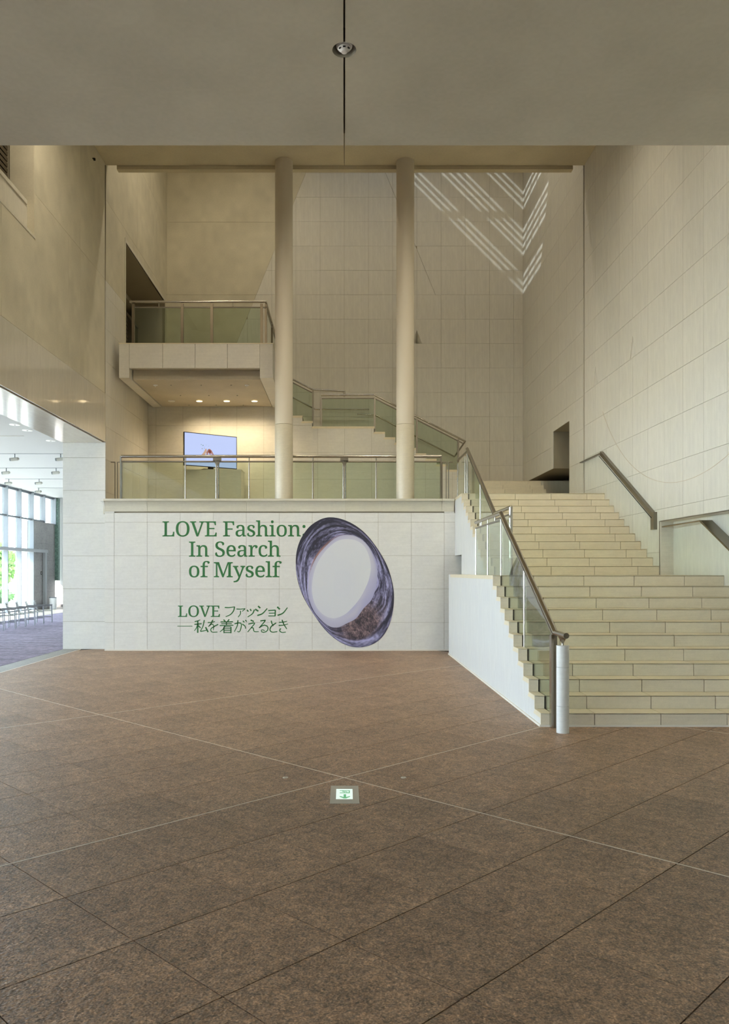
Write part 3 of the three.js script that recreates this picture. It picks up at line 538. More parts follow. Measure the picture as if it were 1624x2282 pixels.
// ---------------------------------------------------------------- balcony
{
  const b = thing('balcony', 'boxy pale stone balcony projecting above the television', 'balcony', [-2, 3.6, 11.6]);
  const y0 = 3.6, y1 = 4.055, D = 10.66, xl = -3.015, xr = -0.955;
  const xs = [xl, -2.877, -2.43, -1.995, -1.565, -1.13, xr].map((x, i) => x);
  for (let i = 0; i + 1 < xs.length; i++) add(b, 'fascia_panel', box(xs[i] + 0.002, xs[i + 1] - 0.002, (i === 0 || i === 5) ? y0 : 3.733, y1, D, D + 0.06), mWallH[i % 4]);
  add(b, 'side_beam', box(xl, -2.877, y0, y1 - 0.01, D + 0.062, DS - 0.004), mWallH[0]); add(b, 'side_beam', box(-1.13, xr, y0, y1 - 0.01, D + 0.062, DS - 0.004), mWallH[1]);
  add(b, 'coping_slab', box(xl - 0.003, xr + 0.003, y1, 4.066, D - 0.004, DS - 0.004), mTread[1]);
  add(b, 'soffit_panel', box(-2.866, -1.141, y0 + 0.012, 3.9, D + 0.15, DS - 0.004), mCeil);
  add(b, 'inner_fascia', box(-2.866, -1.141, 3.74, 3.9, D + 0.06, D + 0.15), mCeil);
  const t = thing('balcony_railing', 'glass railing with dark steel posts on the balcony', 'railing', [-2, 4.063, 10.75]);
  const dr = 10.75, yt = 4.648, x0 = -2.846, x1 = -1.09, xe = -1.06;
  add(t, 'handrail', rod([V(x0 - 0.05, yt, dr), V(xe, yt, dr), V(xe, yt, 12.4)], 0.028), mSteel);
  add(t, 'lower_rail', rod([V(x0, yt - 0.075, dr), V(xe, yt - 0.075, dr), V(xe, yt - 0.075, 12.4)], 0.017), mSteelDull);
  const px = [x0, -2.186, -1.787, -1.115];
  for (let i = 0; i < 3; i++) add(t, 'glass_panel', box(px[i] + 0.02, px[i + 1] - 0.02, 4.066, yt - 0.085, dr - 0.003, dr + 0.003), mGlass);
  for (const d of [10.8, 11.7]) add(t, 'glass_panel', box(xe - 0.003, xe + 0.003, 4.066, yt - 0.085, d, d + 0.8), mGlass);
  for (const x of px) add(t, 'post', box(x - 0.018, x + 0.018, 4.066, yt - 0.03, dr - 0.015, dr + 0.015), mBronze);
  for (const d of [10.77, 11.65, 12.4]) add(t, 'post', box(xe - 0.015, xe + 0.015, 4.066, yt - 0.03, d - 0.02, d + 0.02), mBronze);
  for (const x of [-2.5, -1.5]) add(t, 'rail_bracket', cyl(V(x, yt - 0.075, dr), V(x, yt, dr), 0.008), mSteel);
  // lights in the soffit
  const mGlow = std({ color: '#fff3dc', emissive: '#ffe2b0', emissiveIntensity: 9 }), mOff = std({ color: '#d8d2c2', roughness: 0.4 });
  [[-2.633, false, 'unlit round downlight, leftmost in the balcony soffit'], [-2.209, true, 'glowing round downlight, leftmost of the three lit in the balcony soffit'], [-1.792, true, 'glowing round downlight, middle of the three lit in the balcony soffit'], [-1.368, true, 'glowing round downlight, rightmost in the balcony soffit']].forEach(([x, on, label]) => {
    const l = thing('downlight', label, 'lamp', [x, y0, 12.14], 'balcony downlights');
    add(l, 'ring', smoothUV(new THREE.TorusGeometry(0.082, 0.008, 8, 28).rotateX(Math.PI / 2).translate(x * M, (y0 + 0.0065) * M, -12.14 * M)), mWhite);
    add(l, on ? 'glowing_lens' : 'lens', cyl(V(x, y0 + 0.005, 12.14), V(x, y0 + 0.0115, 12.14), 0.078, 0.078, 28), on ? mGlow : mOff);
    if (on) { const s = new THREE.SpotLight('#ffe8c2', 9.5, 12, 1.3, 0.9, 2); s.position.copy(V(x, y0 + 0.002, 12.14)); s.target.position.copy(V(x, 0, 12.2)); s.castShadow = true; s.shadow.radius = 3; scene.add(s, s.target); }
  });
  for (const [d, offs, n] of [[11.12, 0, 3], [11.77, 0, 3], [12.44, 0, 3]]) for (let k = 0; k < n; k++) {
    const x = d < 11.5 ? [-2.418, -1.998, -1.579][k] : d < 12 ? [-2.42, -2.0, -1.58][k] : [-2.425, -2.0, -1.577][k];
    const o = add(scene, 'soffit_anchor', cyl(V(x, y0 + 0.004, d), V(x, y0 + 0.0115, d), 0.014, 0.018), mSteelDull); tag(o, `tiny metal anchor cap in the balcony soffit, ${['left', 'middle', 'right'][k]} of the ${d < 11.5 ? 'front' : d < 12 ? 'middle' : 'back'} row`, 'fitting', 'soffit anchors');
  }
  for (const [x, n] of [[-2.637, 'under the left end of the balcony soffit'], [-1.36, 'near the right end of the balcony soffit']]) {
    const o = thing('sprinkler', `small white sprinkler rosette ${n}`, 'sprinkler', [x, y0, 11.12]); add(o, 'rosette', cyl(V(x, y0 + 0.004, 11.12), V(x, y0 + 0.0115, 11.12), 0.05, 0.06, 24), mWhite); add(o, 'nozzle', cyl(V(x, y0 - 0.012, 11.12), V(x, y0 + 0.005, 11.12), 0.012, 0.02), mWhite);
  }
}
{ // what stands in the corridor behind the balcony
  const e = thing('fire_extinguisher', 'dark red fire extinguisher standing at the back of the balcony', 'extinguisher', [-2.9, 4.063, 13.3]);
  add(e, 'body', [cyl(V(-2.9, 4.064, 13.3), V(-2.9, 4.27, 13.3), 0.075, 0.075, 20), cyl(V(-2.9, 4.27, 13.3), V(-2.9, 4.30, 13.3), 0.075, 0.03, 20)], std({ color: '#6b1f18', roughness: 0.35 }));
  add(e, 'hose', rod([V(-2.9, 4.33, 13.3), V(-2.86, 4.35, 13.28), V(-2.85, 4.15, 13.27)], 0.013), mDark); add(e, 'handle', box(-2.92, -2.87, 4.30, 4.345, 13.28, 13.31), mDark);
  const s = thing('display_board', 'small grey board standing on the balcony behind the glass', 'board', [-2.6, 4.063, 13.4]); add(s, 'panel', box(-2.66, -2.5, 4.07, 4.46, 13.38, 13.41), mSteelDull); add(s, 'edge', box(-2.5, -2.485, 4.065, 4.47, 13.37, 13.42), mWhite);
  const d = struct('door_1', [box(XP + 0.05, XP + 0.09, 4.07, 5.2, 13.0, 13.75)], phys({ color: '#d5ded8', transmission: 1, thickness: 0, roughness: 0 })); add(d, 'door_frame', [box(XP + 0.04, XP + 0.1, 4.07, 5.25, 12.96, 13.0), box(XP + 0.04, XP + 0.1, 5.2, 5.25, 12.96, 13.75)], mSteelDull);
  for (let k = 0; k < 16; k++) add(d, 'louver_slat', box(XP + 0.10, XP + 0.14, 4.08 + 0.065 * k, 4.115 + 0.065 * k, 11.9, 12.9), mBronze);
  const f = add(scene, 'wall_camera', [cyl(V(XL, 6.09, 9.8), V(XL + 0.025, 6.09, 9.8), 0.014), box(XL + 0.012, XL + 0.034, 6.066, 6.092, 9.79, 9.81)], mDark); tag(f, 'tiny black fixture high on the left plaster wall', 'fixture');
}

// ---------------------------------------------------------------- ceilings, roof, skylight
{
  const de = 3.957, gap = 0.0037, rr = 0.049, dc = 3.235;
  const half = (s) => { const p = []; p.push([s * gap, -D0 * 0 + D0]); const x1 = s * 3.7; const out = [[s * gap, D0], [x1, D0], [x1, de], [s * gap, de]]; const arc = []; for (let k = 0; k <= 16; k++) { const a = Math.PI / 2 - Math.PI * k / 16; arc.push([s * Math.max(gap, rr * Math.cos(a)), dc + rr * Math.sin(a)]); } return [...out, ...arc]; };
  const plate = (pts, y0, y1) => { const g = new THREE.ExtrudeGeometry(shapeOf(pts), { depth: (y1 - y0) * M, bevelEnabled: false }); g.rotateX(-Math.PI / 2); g.translate(0, y0 * M, 0); return projUV(g); };
  const c = struct('ceiling_entrance', [box(-3.7, 3.7, 3.18, 3.6, D0, de)], std({ color: '#8a7d62', roughness: 0.9 }));
  add(c, 'ceiling_panel', plate(half(-1), SOF, 3.181), mCeil); add(c, 'ceiling_panel', plate(half(1), SOF, 3.181), mCeil);
  const t = thing('smoke_detector', 'white domed smoke detector in a round recess of the near ceiling', 'detector', [0, SOF, dc]);
  const lathe = (pts, y0) => smoothUV(new THREE.LatheGeometry(pts.map(([r, y]) => new THREE.Vector2(r, y)), 40).translate(0, y0, -dc * M));
  add(t, 'recess_plate', cyl(V(0, 3.165, dc), V(0, 3.178, dc), 0.085, 0.085, 36), mCeil);
  add(t, 'recess_cup', smoothUV(new THREE.CylinderGeometry(0.0838, 0.0838, 0.05 * M, 40, 1, true).translate(0, 3.147 * M, -dc * M)), std({ color: '#a59d8c', roughness: 0.7, side: THREE.DoubleSide }));
  add(t, 'base_ring', lathe([[0.0, -0.004], [0.056, -0.004], [0.058, 0.01], [0.056, 0.03], [0, 0.03]], 3.134 * M), mWhite);
  const dome = add(t, 'dome', lathe([[0.0, -0.042], [0.02, -0.042], [0.024, -0.036], [0.034, -0.024], [0.046, -0.016], [0.048, 0.004], [0, 0.004]], 3.134 * M), std({ color: '#dcd4cc', roughness: 0.5 }));
  for (const a of [-0.95, 0, 0.95]) { const g = new THREE.BoxGeometry(0.018, 0.006, 0.012); g.translate(0, 0, 0.036); g.rotateY(a + Math.PI * 0); g.translate(0, 3.134 * M - 0.022, -dc * M); add(dome, 'vent_slot', projUV(g), mDark); }
}
struct('wall_mezzanine', [box(-3.7, 3.7, 3.6, TOP + 0.3, 3.6, 3.955)], mSolid);
{
  const c = struct('ceiling_hall', [box(XP, 3.7, TOP + 0.04, TOP + 0.4, 3.6, 10.42)], mDark);
  add(c, 'ceiling_panel', box(XL - 0.1, -0.003, TOP, TOP + 0.041, 3.9, 10.36), mCeilHall); add(c, 'ceiling_panel', box(0.003, XR + 0.1, TOP, TOP + 0.041, 3.9, 10.36), mCeilHall);
  add(c, 'beam_lip', box(-2.96, 2.975, TOP - 0.048, TOP + 0.3, 10.365, 10.45), mCeilHall);
  add(c, 'hatch', [box(-2.33, -1.97, TOP - 0.003, TOP, 9.45, 9.452 + 0.0), box(-2.33, -1.97, TOP - 0.002, TOP, 9.6, 10.02)], mCeilHall);
}
struct('wall_beam', [box(XP, 3.7, TOP + 0.3, ROOF, 10.38, 10.46)], mSolid);
{ // roof over the inner hall with a gridded skylight
  const x0 = -0.56, x1 = 1.56, d0 = 11.05, d1 = 13.4, c = struct('ceiling_skylight', [box(XP, x0, ROOF, ROOF + 0.25, 10.3, 14.3), box(x1, 3.7, ROOF, ROOF + 0.25, 10.3, 14.3), box(x0, x1, ROOF, ROOF + 0.25, 10.3, d0), box(x0, x1, ROOF, ROOF + 0.25, d1, 14.3)], mSolid);
  const w = struct('window_skylight', [box(x0, x1, ROOF + 0.16, ROOF + 0.163, d0, d1)], phys({ color: '#a2a8ac', transmission: 1, thickness: 0, roughness: 0 }));
  const nb = 16;
  for (let k = 0; k <= nb; k++) { const x = x0 + k * (x1 - x0) / nb; const wide = k === 0 || k === 5 || k === 11; add(w, 'glazing_bar', box(x - (wide ? 0.085 : 0.03), x + (wide ? 0.085 : 0.03), ROOF + 0.165, ROOF + 0.185, d0, d1), mFrame); }
  for (let k = 0; k <= 5; k++) { const d = d0 + k * (d1 - d0) / 5; add(w, 'glazing_bar', box(x0, x1, ROOF + 0.187, ROOF + 0.2, d - 0.028, d + 0.028), mFrame); }
}
{ // recessed lamps of the high ceilings
  const mGlow = std({ color: '#fff3dc', emissive: '#ffd9a0', emissiveIntensity: 5 });
  const lamp = (x, y, d, power, label, cone = 1.3, ahead = 0) => {
    const l = thing('hall_downlight', label, 'lamp', [x, y, d], 'warm recessed lamps of the high ceilings');
    add(l, 'ring', smoothUV(new THREE.TorusGeometry(0.15, 0.012, 8, 28).rotateX(Math.PI / 2).translate(x * M, (y - 0.002) * M, -d * M)), mWhite);
    add(l, 'glowing_lens', cyl(V(x, y - 0.004, d), V(x, y + 0.002, d), 0.14, 0.14, 28), mGlow);
    const s = new THREE.SpotLight('#fff2d8', power, 0, cone, 1, 2); s.position.copy(V(x, y - 0.01, d)); s.target.position.copy(V(x, 0, d + ahead)); s.castShadow = true; s.shadow.radius = 7; scene.add(s, s.target);
  };
  for (const [d, a] of [[4.4, 'nearest the entrance ceiling'], [5.7, 'in the middle row'], [7.4, 'in the row nearest the columns']]) for (const [x, b] of [[d > 7 ? -2.5 : -1.2, 'left'], [0.62, 'centre'], [2.2, 'right']]) lamp(x, TOP, d, b === 'left' ? 35 : b === 'right' ? 22 : 27, `warm round lamp recessed in the high hall ceiling, ${b} ${a}`, 0.92, 3.9);
  for (const [x, b] of [[-2.2, 'farthest left'], [-1.2, 'left'], [2.3, 'right']]) lamp(x, ROOF, 11.4, 33, `warm round lamp recessed beside the skylight, ${b} of it`);
}
struct('wall_rear', [box(XP - 0.2, 3.7, 0, 3.3, D0 - 0.2, D0)], mSolid);

// ---------------------------------------------------------------- lounge behind the left opening
const XG = -8.3, DE = 22.9, DN = -9;
const carpet = struct('floor_lounge', [box(-6.95, XP, -0.12, 0.001, DN, DE)], mCarpet);
const stoneStrip = struct('floor_window_strip', [box(XG - 0.1, -6.95, -0.12, 0.0, DN, DE)], mGrout);
for (let d = DN; d < DE - 0.3; d += 0.86) for (const [a, b] of [[XG - 0.1, -7.63], [-7.63, -6.95]]) add(stoneStrip, 'floor_slab', box(a + 0.003, b - 0.003, -0.01, 0.002, Math.max(DN, d) + 0.003, Math.min(DE, d + 0.86) - 0.003), mGreyBorder);
const loungeCeil = struct('ceiling_lounge', [box(XG - 0.25, XP, SOF, SOF + 0.3, DN, DE + 0.2)], std({ color: '#b4b6b7', roughness: 0.8 }));
struct('wall_lounge_end', [box(XG - 0.2, XP + 0.4, 0, SOF + 0.2, DE, DE + 0.2), box(XG - 0.2, XP, 0, SOF + 0.2, DN - 0.2, DN), box(XP - 0.05, XP, 0, SOF + 0.2, DN, D0)], mWhite);
struct('ceiling_eave', [box(-10.1, XG - 0.25, SOF + 0.02, SOF + 0.3, DN, DE + 2)], mWhite);
struct('wall_lounge_side', [box(XP - 0.002, XP + 0.1, 0, SOF + 0.2, 14.2, DE + 0.1)], mWhite);
struct('baseboard_lounge', [box(XG, XP, 0, 0.08, DE - 0.03, DE)], mGreyStone);
{
  const w = struct('window_1', [box(XG - 0.06, XG + 0.02, SOF - 0.06, SOF, DN, DE), box(XG - 0.06, XG + 0.02, 0, 0.03, DN, 21.1)], mFrame);
  const fins = []; for (let d = 22.66; d > DN; d -= 0.805) fins.push(d);
  fins.forEach((d, i) => {
    add(w, 'mullion', [box(XG - 0.05, XG + 0.10, i < 2 ? 2.36 : 0, SOF, d - 0.012, d + 0.012)], mFrame);
    const n = fins[i + 1]; if (n === undefined) return;
    if (i >= 1) { add(w, 'transom', box(XG - 0.04, XG + 0.06, 2.37, 2.41, n, d), mFrame); }
    add(w, 'pane', box(XG - 0.004, XG, 2.4, SOF - 0.05, n + 0.012, d - 0.012), mPane);
    if (i >= 2) { add(w, 'pane', box(XG - 0.004, XG, 1.6, 2.38, n + 0.012, d - 0.012), mPane); add(w, 'pane', box(XG - 0.004, XG, 0.03, 1.54, n + 0.012, d - 0.012), mPane); }
  });
  const mHead = std({ color: '#a9adaf', roughness: 0.5 });
  add(w, 'door_header', box(XG - 0.05, XG + 0.16, 1.53, 1.61, DN, 21.9), mHead);
  add(w, 'door_post', box(XG + 0.06, XG + 0.13, 0, 1.56, 21.78, 21.9), mHead);
  const g = struct('wall_granite', [box(XG - 0.1, XG + 0.03, 0, 2.37, 21.1, 22.75)], std({ color: '#6b6b69', roughness: 0.9 }));
  for (const [y0, y1] of [[0, 0.45], [0.453, 0.9], [0.903, 1.32], [1.323, 1.78], [1.783, 2.37]]) for (const [a, b] of [[21.1, 21.35], [21.352, 22.1], [22.102, 22.75]]) add(g, 'granite_panel', box(XG + 0.028, XG + 0.045, y0, y1, a, b), mGreyStone);
  const c = add(scene, 'green_panel', box(XG + 0.03, XG + 0.14, 0.76, SOF - 0.01, 22.72, 22.86), mGreenStone); tag(c, 'tall narrow green marble strip beside the white lounge wall', 'panel');
  const s = thing('wall_switch', 'small dark switch plate on the grey granite wall of the lounge', 'switch', [XG + 0.05, 0.98, 21.75]); add(s, 'plate', box(XG + 0.045, XG + 0.055, 0.93, 1.02, 21.66, 21.72), mDark); add(s, 'button', box(XG + 0.055, XG + 0.06, 0.96, 0.99, 21.68, 21.70), mWhite);
  const bin = thing('bin', 'pale round bin at the foot of the granite wall', 'bin', [-7.9, 0, 21.6]); add(bin, 'body', cyl(V(-7.9, 0, 21.6), V(-7.9, 0.3, 21.6), 0.16, 0.17, 24), mWhite); add(bin, 'rim', cyl(V(-7.9, 0.3, 21.6), V(-7.9, 0.32, 21.6), 0.175, 0.175, 24), mFrame);
}
{ // ceiling fittings of the lounge
  for (const d of [14.25, 16.2, 18.1, 20.0]) add(loungeCeil, 'track', box(XG + 0.6, XP - 0.1, SOF - 0.006, SOF + 0.002, d - 0.012, d + 0.012), mFrame);
  add(loungeCeil, 'slot', box(-8.0, -4.99, SOF - 0.003, SOF + 0.002, 12.38, 12.42), mSteelDull);
  const mLamp = std({ color: '#a3a39c', roughness: 0.6 });
  [[33, 14.25, 'first track, nearest the hall'], [135, 14.25, 'first track, half hidden by the pier'], [14, 16.2, 'at the picture edge, on the second track'], [125, 16.2, 'close to the white pier, on the second track'], [19.5, 18.1, 'palest one, on the third track'], [87, 18.1, 'right one on the third track'], [86, 20.0, 'alone on the farthest track']].forEach(([px, d, where]) => {
    const x = (px - 767) * d / 1775, t = thing('track_light', `white track spotlight of the lounge ceiling, ${where}`, 'lamp', [x, SOF, d], 'lounge track spotlights');
    add(t, 'stem', cyl(V(x, SOF - 0.075, d), V(x, SOF, d), 0.016), mFrame); const hd = add(t, 'head', [cyl(V(x - 0.065, SOF - 0.105, d), V(x + 0.05, SOF - 0.095, d), 0.055, 0.055, 20), cyl(V(x + 0.05, SOF - 0.095, d), V(x + 0.075, SOF - 0.093, d), 0.055, 0.03, 20)], mLamp); add(hd, 'rear_fin', cyl(V(x - 0.088, SOF - 0.107, d), V(x - 0.068, SOF - 0.105, d), 0.05, 0.05, 20), mFrame);
  });
  [[61, 11.9, 'larger white one above the lounge opening'], [113, 12.84, 'one nearer the pier'], [33, 11.44, 'one nearest the lintel']].forEach(([px, d, where]) => {
    const x = (px - 767) * d / 1775, t = thing('ceiling_spot', `round white recessed spot in the lounge ceiling, ${where}`, 'lamp', [x, SOF, d]);
    const disc = add(t, 'disc', cyl(V(x, SOF - 0.006, d), V(x, SOF + 0.001, d), 0.13, 0.13, 28), std({ color: '#f4f4f2', roughness: 0.4 })); add(disc, 'aperture', cyl(V(x, SOF - 0.009, d), V(x, SOF - 0.005, d), 0.022), mDark);
  });
}
{ // chairs along the window side
  const mC = std({ color: '#a4a7a1', roughness: 0.55 }), mLeg = std({ color: '#8e9096', roughness: 0.35, metalness: 0.8 });
  const chair = new THREE.Group(); chair.name = 'slat_chair';
  const B = (n, x0, x1, y0, y1, z0, z1, m) => { const g = new THREE.BoxGeometry(x1 - x0, y1 - y0, z1 - z0); g.translate((x0 + x1) / 2, (y0 + y1) / 2, (z0 + z1) / 2); const o = new THREE.Mesh(projUV(g), m); o.name = n; o.castShadow = o.receiveShadow = true; chair.add(o); return o; };
  const Cc = (n, a, b, r, m) => { const o = new THREE.Mesh(cyl(new THREE.Vector3(...a), new THREE.Vector3(...b), r, r, 8), m); o.name = n; o.castShadow = o.receiveShadow = true; chair.add(o); };
  for (let k = 0; k < 6; k++) B('seat_slat', -0.2 + k * 0.075, -0.2 + k * 0.075 + 0.06, 0.40, 0.42, -0.23, 0.23, mC);
  for (let k = 0; k < 6; k++) { const y = 0.42 + k * 0.058, x = -0.22 - k * 0.016; B('back_slat', x - 0.012, x + 0.012, y, y + 0.045, -0.23, 0.23, mC); }
  for (const z of [-0.25, 0.25]) { Cc('leg', [-0.24, 0, z], [-0.22, 0.42, z], 0.013, mLeg); Cc('leg', [0.26, 0, z], [0.24, 0.60, z], 0.013, mLeg); Cc('armrest', [-0.28, 0.61, z], [0.26, 0.60, z], 0.016, mLeg); Cc('back_post', [-0.22, 0.42, z], [-0.32, 0.78, z], 0.013, mLeg); Cc('stretcher', [-0.23, 0.2, z], [0.25, 0.2, z], 0.009, mLeg); }
  const where = ['farthest of the chair row, nearest the white pier', 'second from the far end of the chair row', 'third from the far end of the chair row', 'fourth from the far end of the chair row', 'fifth from the far end of the chair row', 'nearest visible, cut by the picture edge'];
  where.forEach((w, i) => {
    const o = i ? chair.clone() : chair; o.name = numbered('slat_chair'); const d = 15.85 - i * 0.44;
    o.position.copy(V(-5.97 - (i === 5 ? 0.02 : 0), 0.001, d)); o.rotation.y = 0.32; o.userData = { label: `white slatted metal armchair in the lounge, ${w}`, category: 'chair', group: 'lounge armchairs in a row' }; scene.add(o);
  });
}
{ // outside the windows
  const mGround = std({ color: '#d6d2c6', roughness: 0.95 });
  struct('ground_outside', [box(-60, XG - 0.1, -0.3, -0.03, -30, 60)], mGround);
  const mLeaf = phys({ color: '#6f9a3c', roughness: 0.9, transmission: 0.35, thickness: 0, side: THREE.DoubleSide }), mLeaf2 = phys({ color: '#4d7a35', roughness: 0.9, transmission: 0.35, thickness: 0, side: THREE.DoubleSide }), mBark = std({ color: '#5d4c3a', roughness: 0.9 });
  const crown = (cx, cy, cd, rx, ry, n) => { const pos = []; for (let i = 0; i < n; i++) { const a = rnd() * 6.283, b = Math.acos(2 * rnd() - 1), r = 0.55 + 0.45 * rnd(); const c = V(cx, cy, cd).add(new THREE.Vector3(Math.cos(a) * Math.sin(b) * rx * r, Math.cos(b) * ry * r, Math.sin(a) * Math.sin(b) * rx * r)), s = 0.12 + 0.1 * rnd(); const u = new THREE.Vector3(rnd() - 0.5, rnd() - 0.5, rnd() - 0.5).normalize().multiplyScalar(s), v = new THREE.Vector3(rnd() - 0.5, rnd() - 0.5, rnd() - 0.5).normalize().multiplyScalar(s); const q = [c.clone().add(u), c.clone().add(v), c.clone().sub(u), c.clone().sub(v)]; for (const k of [0, 1, 2, 0, 2, 3]) pos.push(q[k].x, q[k].y, q[k].z); } const g = new THREE.BufferGeometry(); g.setAttribute('position', new THREE.Float32BufferAttribute(pos, 3)); return projUV(g); };
  [[-12.95, 29.0, 'leafy tree seen through the glass door of the lounge'], [-14.6, 32.0, 'second leafy tree farther behind the lounge windows']].forEach(([x, d, label], i) => {
    const t = thing('tree', label, 'tree', [x, -0.03, d]); add(t, 'trunk', cyl(V(x, -0.03, d), V(x, 1.3, d), 0.16, 0.09), mBark);
    const f = add(t, 'foliage', crown(x, 1.25, d, 1.7, 1.6, 2600), i ? mLeaf2 : mLeaf); f.userData.kind = 'stuff';
  });
  const h = add(scene, 'hedge', crown(-12.2, 0.22, 26.2, 2.2, 0.55, 2400), mLeaf2); tag(h, 'low clipped hedge below the tree outside the lounge', 'hedge'); h.userData.kind = 'stuff';
}

// ---------------------------------------------------------------- television on a plinth
{
  const pl = thing('plinth', 'cream plinth carrying the television behind the bridge railing', 'plinth', [-2.0, 1.925, 12.2]);
  add(pl, 'plinth_body', box(-2.44, -1.568, 1.925, 2.555, 12.1, 12.5), mWallH[2]); add(pl, 'plinth_top', box(-2.445, -1.563, 2.555, 2.561, 12.095, 12.505), mWallH[1]);
  const tv = thing('television', 'wide flat television tilted sideways, showing two hands on pale blue', 'television', [-2.11, 2.592, 12.05]);
  const cv = document.createElement('canvas'); cv.width = 640; cv.height = 360; const c = cv.getContext('2d');
  c.fillStyle = '#c2d1fc'; c.fillRect(0, 0, 640, 360);
  for (const [x, y, r, col] of [[200, 120, 5, '#7fa396'], [222, 128, 6, '#6f8f83'], [262, 118, 3, '#8aa'], [290, 130, 3, '#8ab09c'], [212, 165, 6, '#8f97a8'], [236, 158, 4, '#8a8f9d'], [245, 140, 2, '#889']]) { c.fillStyle = col; c.beginPath(); c.arc(x, y, r, 0, 6.3); c.fill(); }
  const hand = (pts, col) => { c.fillStyle = col; c.beginPath(); pts.forEach(([x, y], i) => i ? c.lineTo(x, y) : c.moveTo(x, y)); c.closePath(); c.fill(); };
  hand([[205, 235], [232, 200], [255, 160], [266, 165], [268, 190], [252, 222], [240, 245]], '#c9a78f'); hand([[262, 205], [285, 165], [305, 160], [330, 178], [350, 215], [362, 240], [345, 240], [328, 205], [318, 235], [308, 205], [300, 232], [292, 200], [270, 240]], '#a8766a'); hand([[285, 190], [300, 170], [325, 185], [318, 205], [300, 215]], '#7c3f3a');
  const scr = new THREE.CanvasTexture(cv); scr.colorSpace = THREE.SRGBColorSpace;
  const L = V(-2.40, 0, 11.9), Rr = V(-1.673, 0, 12.37), w = L.distanceTo(Rr), mid = L.clone().add(Rr).multiplyScalar(0.5), ang = Math.atan2(-(Rr.z - L.z), Rr.x - L.x), hgt = 0.502 * M, yc = 2.847 * M;
  const place = (g) => { g.rotateY(ang); g.translate(mid.x, yc, mid.z); return g; };
  const casing = add(tv, 'casing', place(projUV(new THREE.BoxGeometry(w, hgt, 0.05))), std({ color: '#15161c', roughness: 0.4 }));
  const pg = new THREE.PlaneGeometry(w - 0.035, hgt - 0.035); pg.translate(0, 0, 0.0265); add(casing, 'screen', place(pg), std({ color: '#000000', emissive: '#ffffff', emissiveMap: scr, emissiveIntensity: 0.62, roughness: 0.3 }));
  add(tv, 'neck', box(-2.08, -2.0, 2.562, 2.62, 12.15, 12.19), mDark); add(tv, 'foot', (() => { const g = new THREE.BoxGeometry(0.55, 0.012, 0.22); g.rotateY(ang); g.translate(-2.03 * M, 2.566 * M, -12.2 * M); return projUV(g); })(), mSteelDull);
}

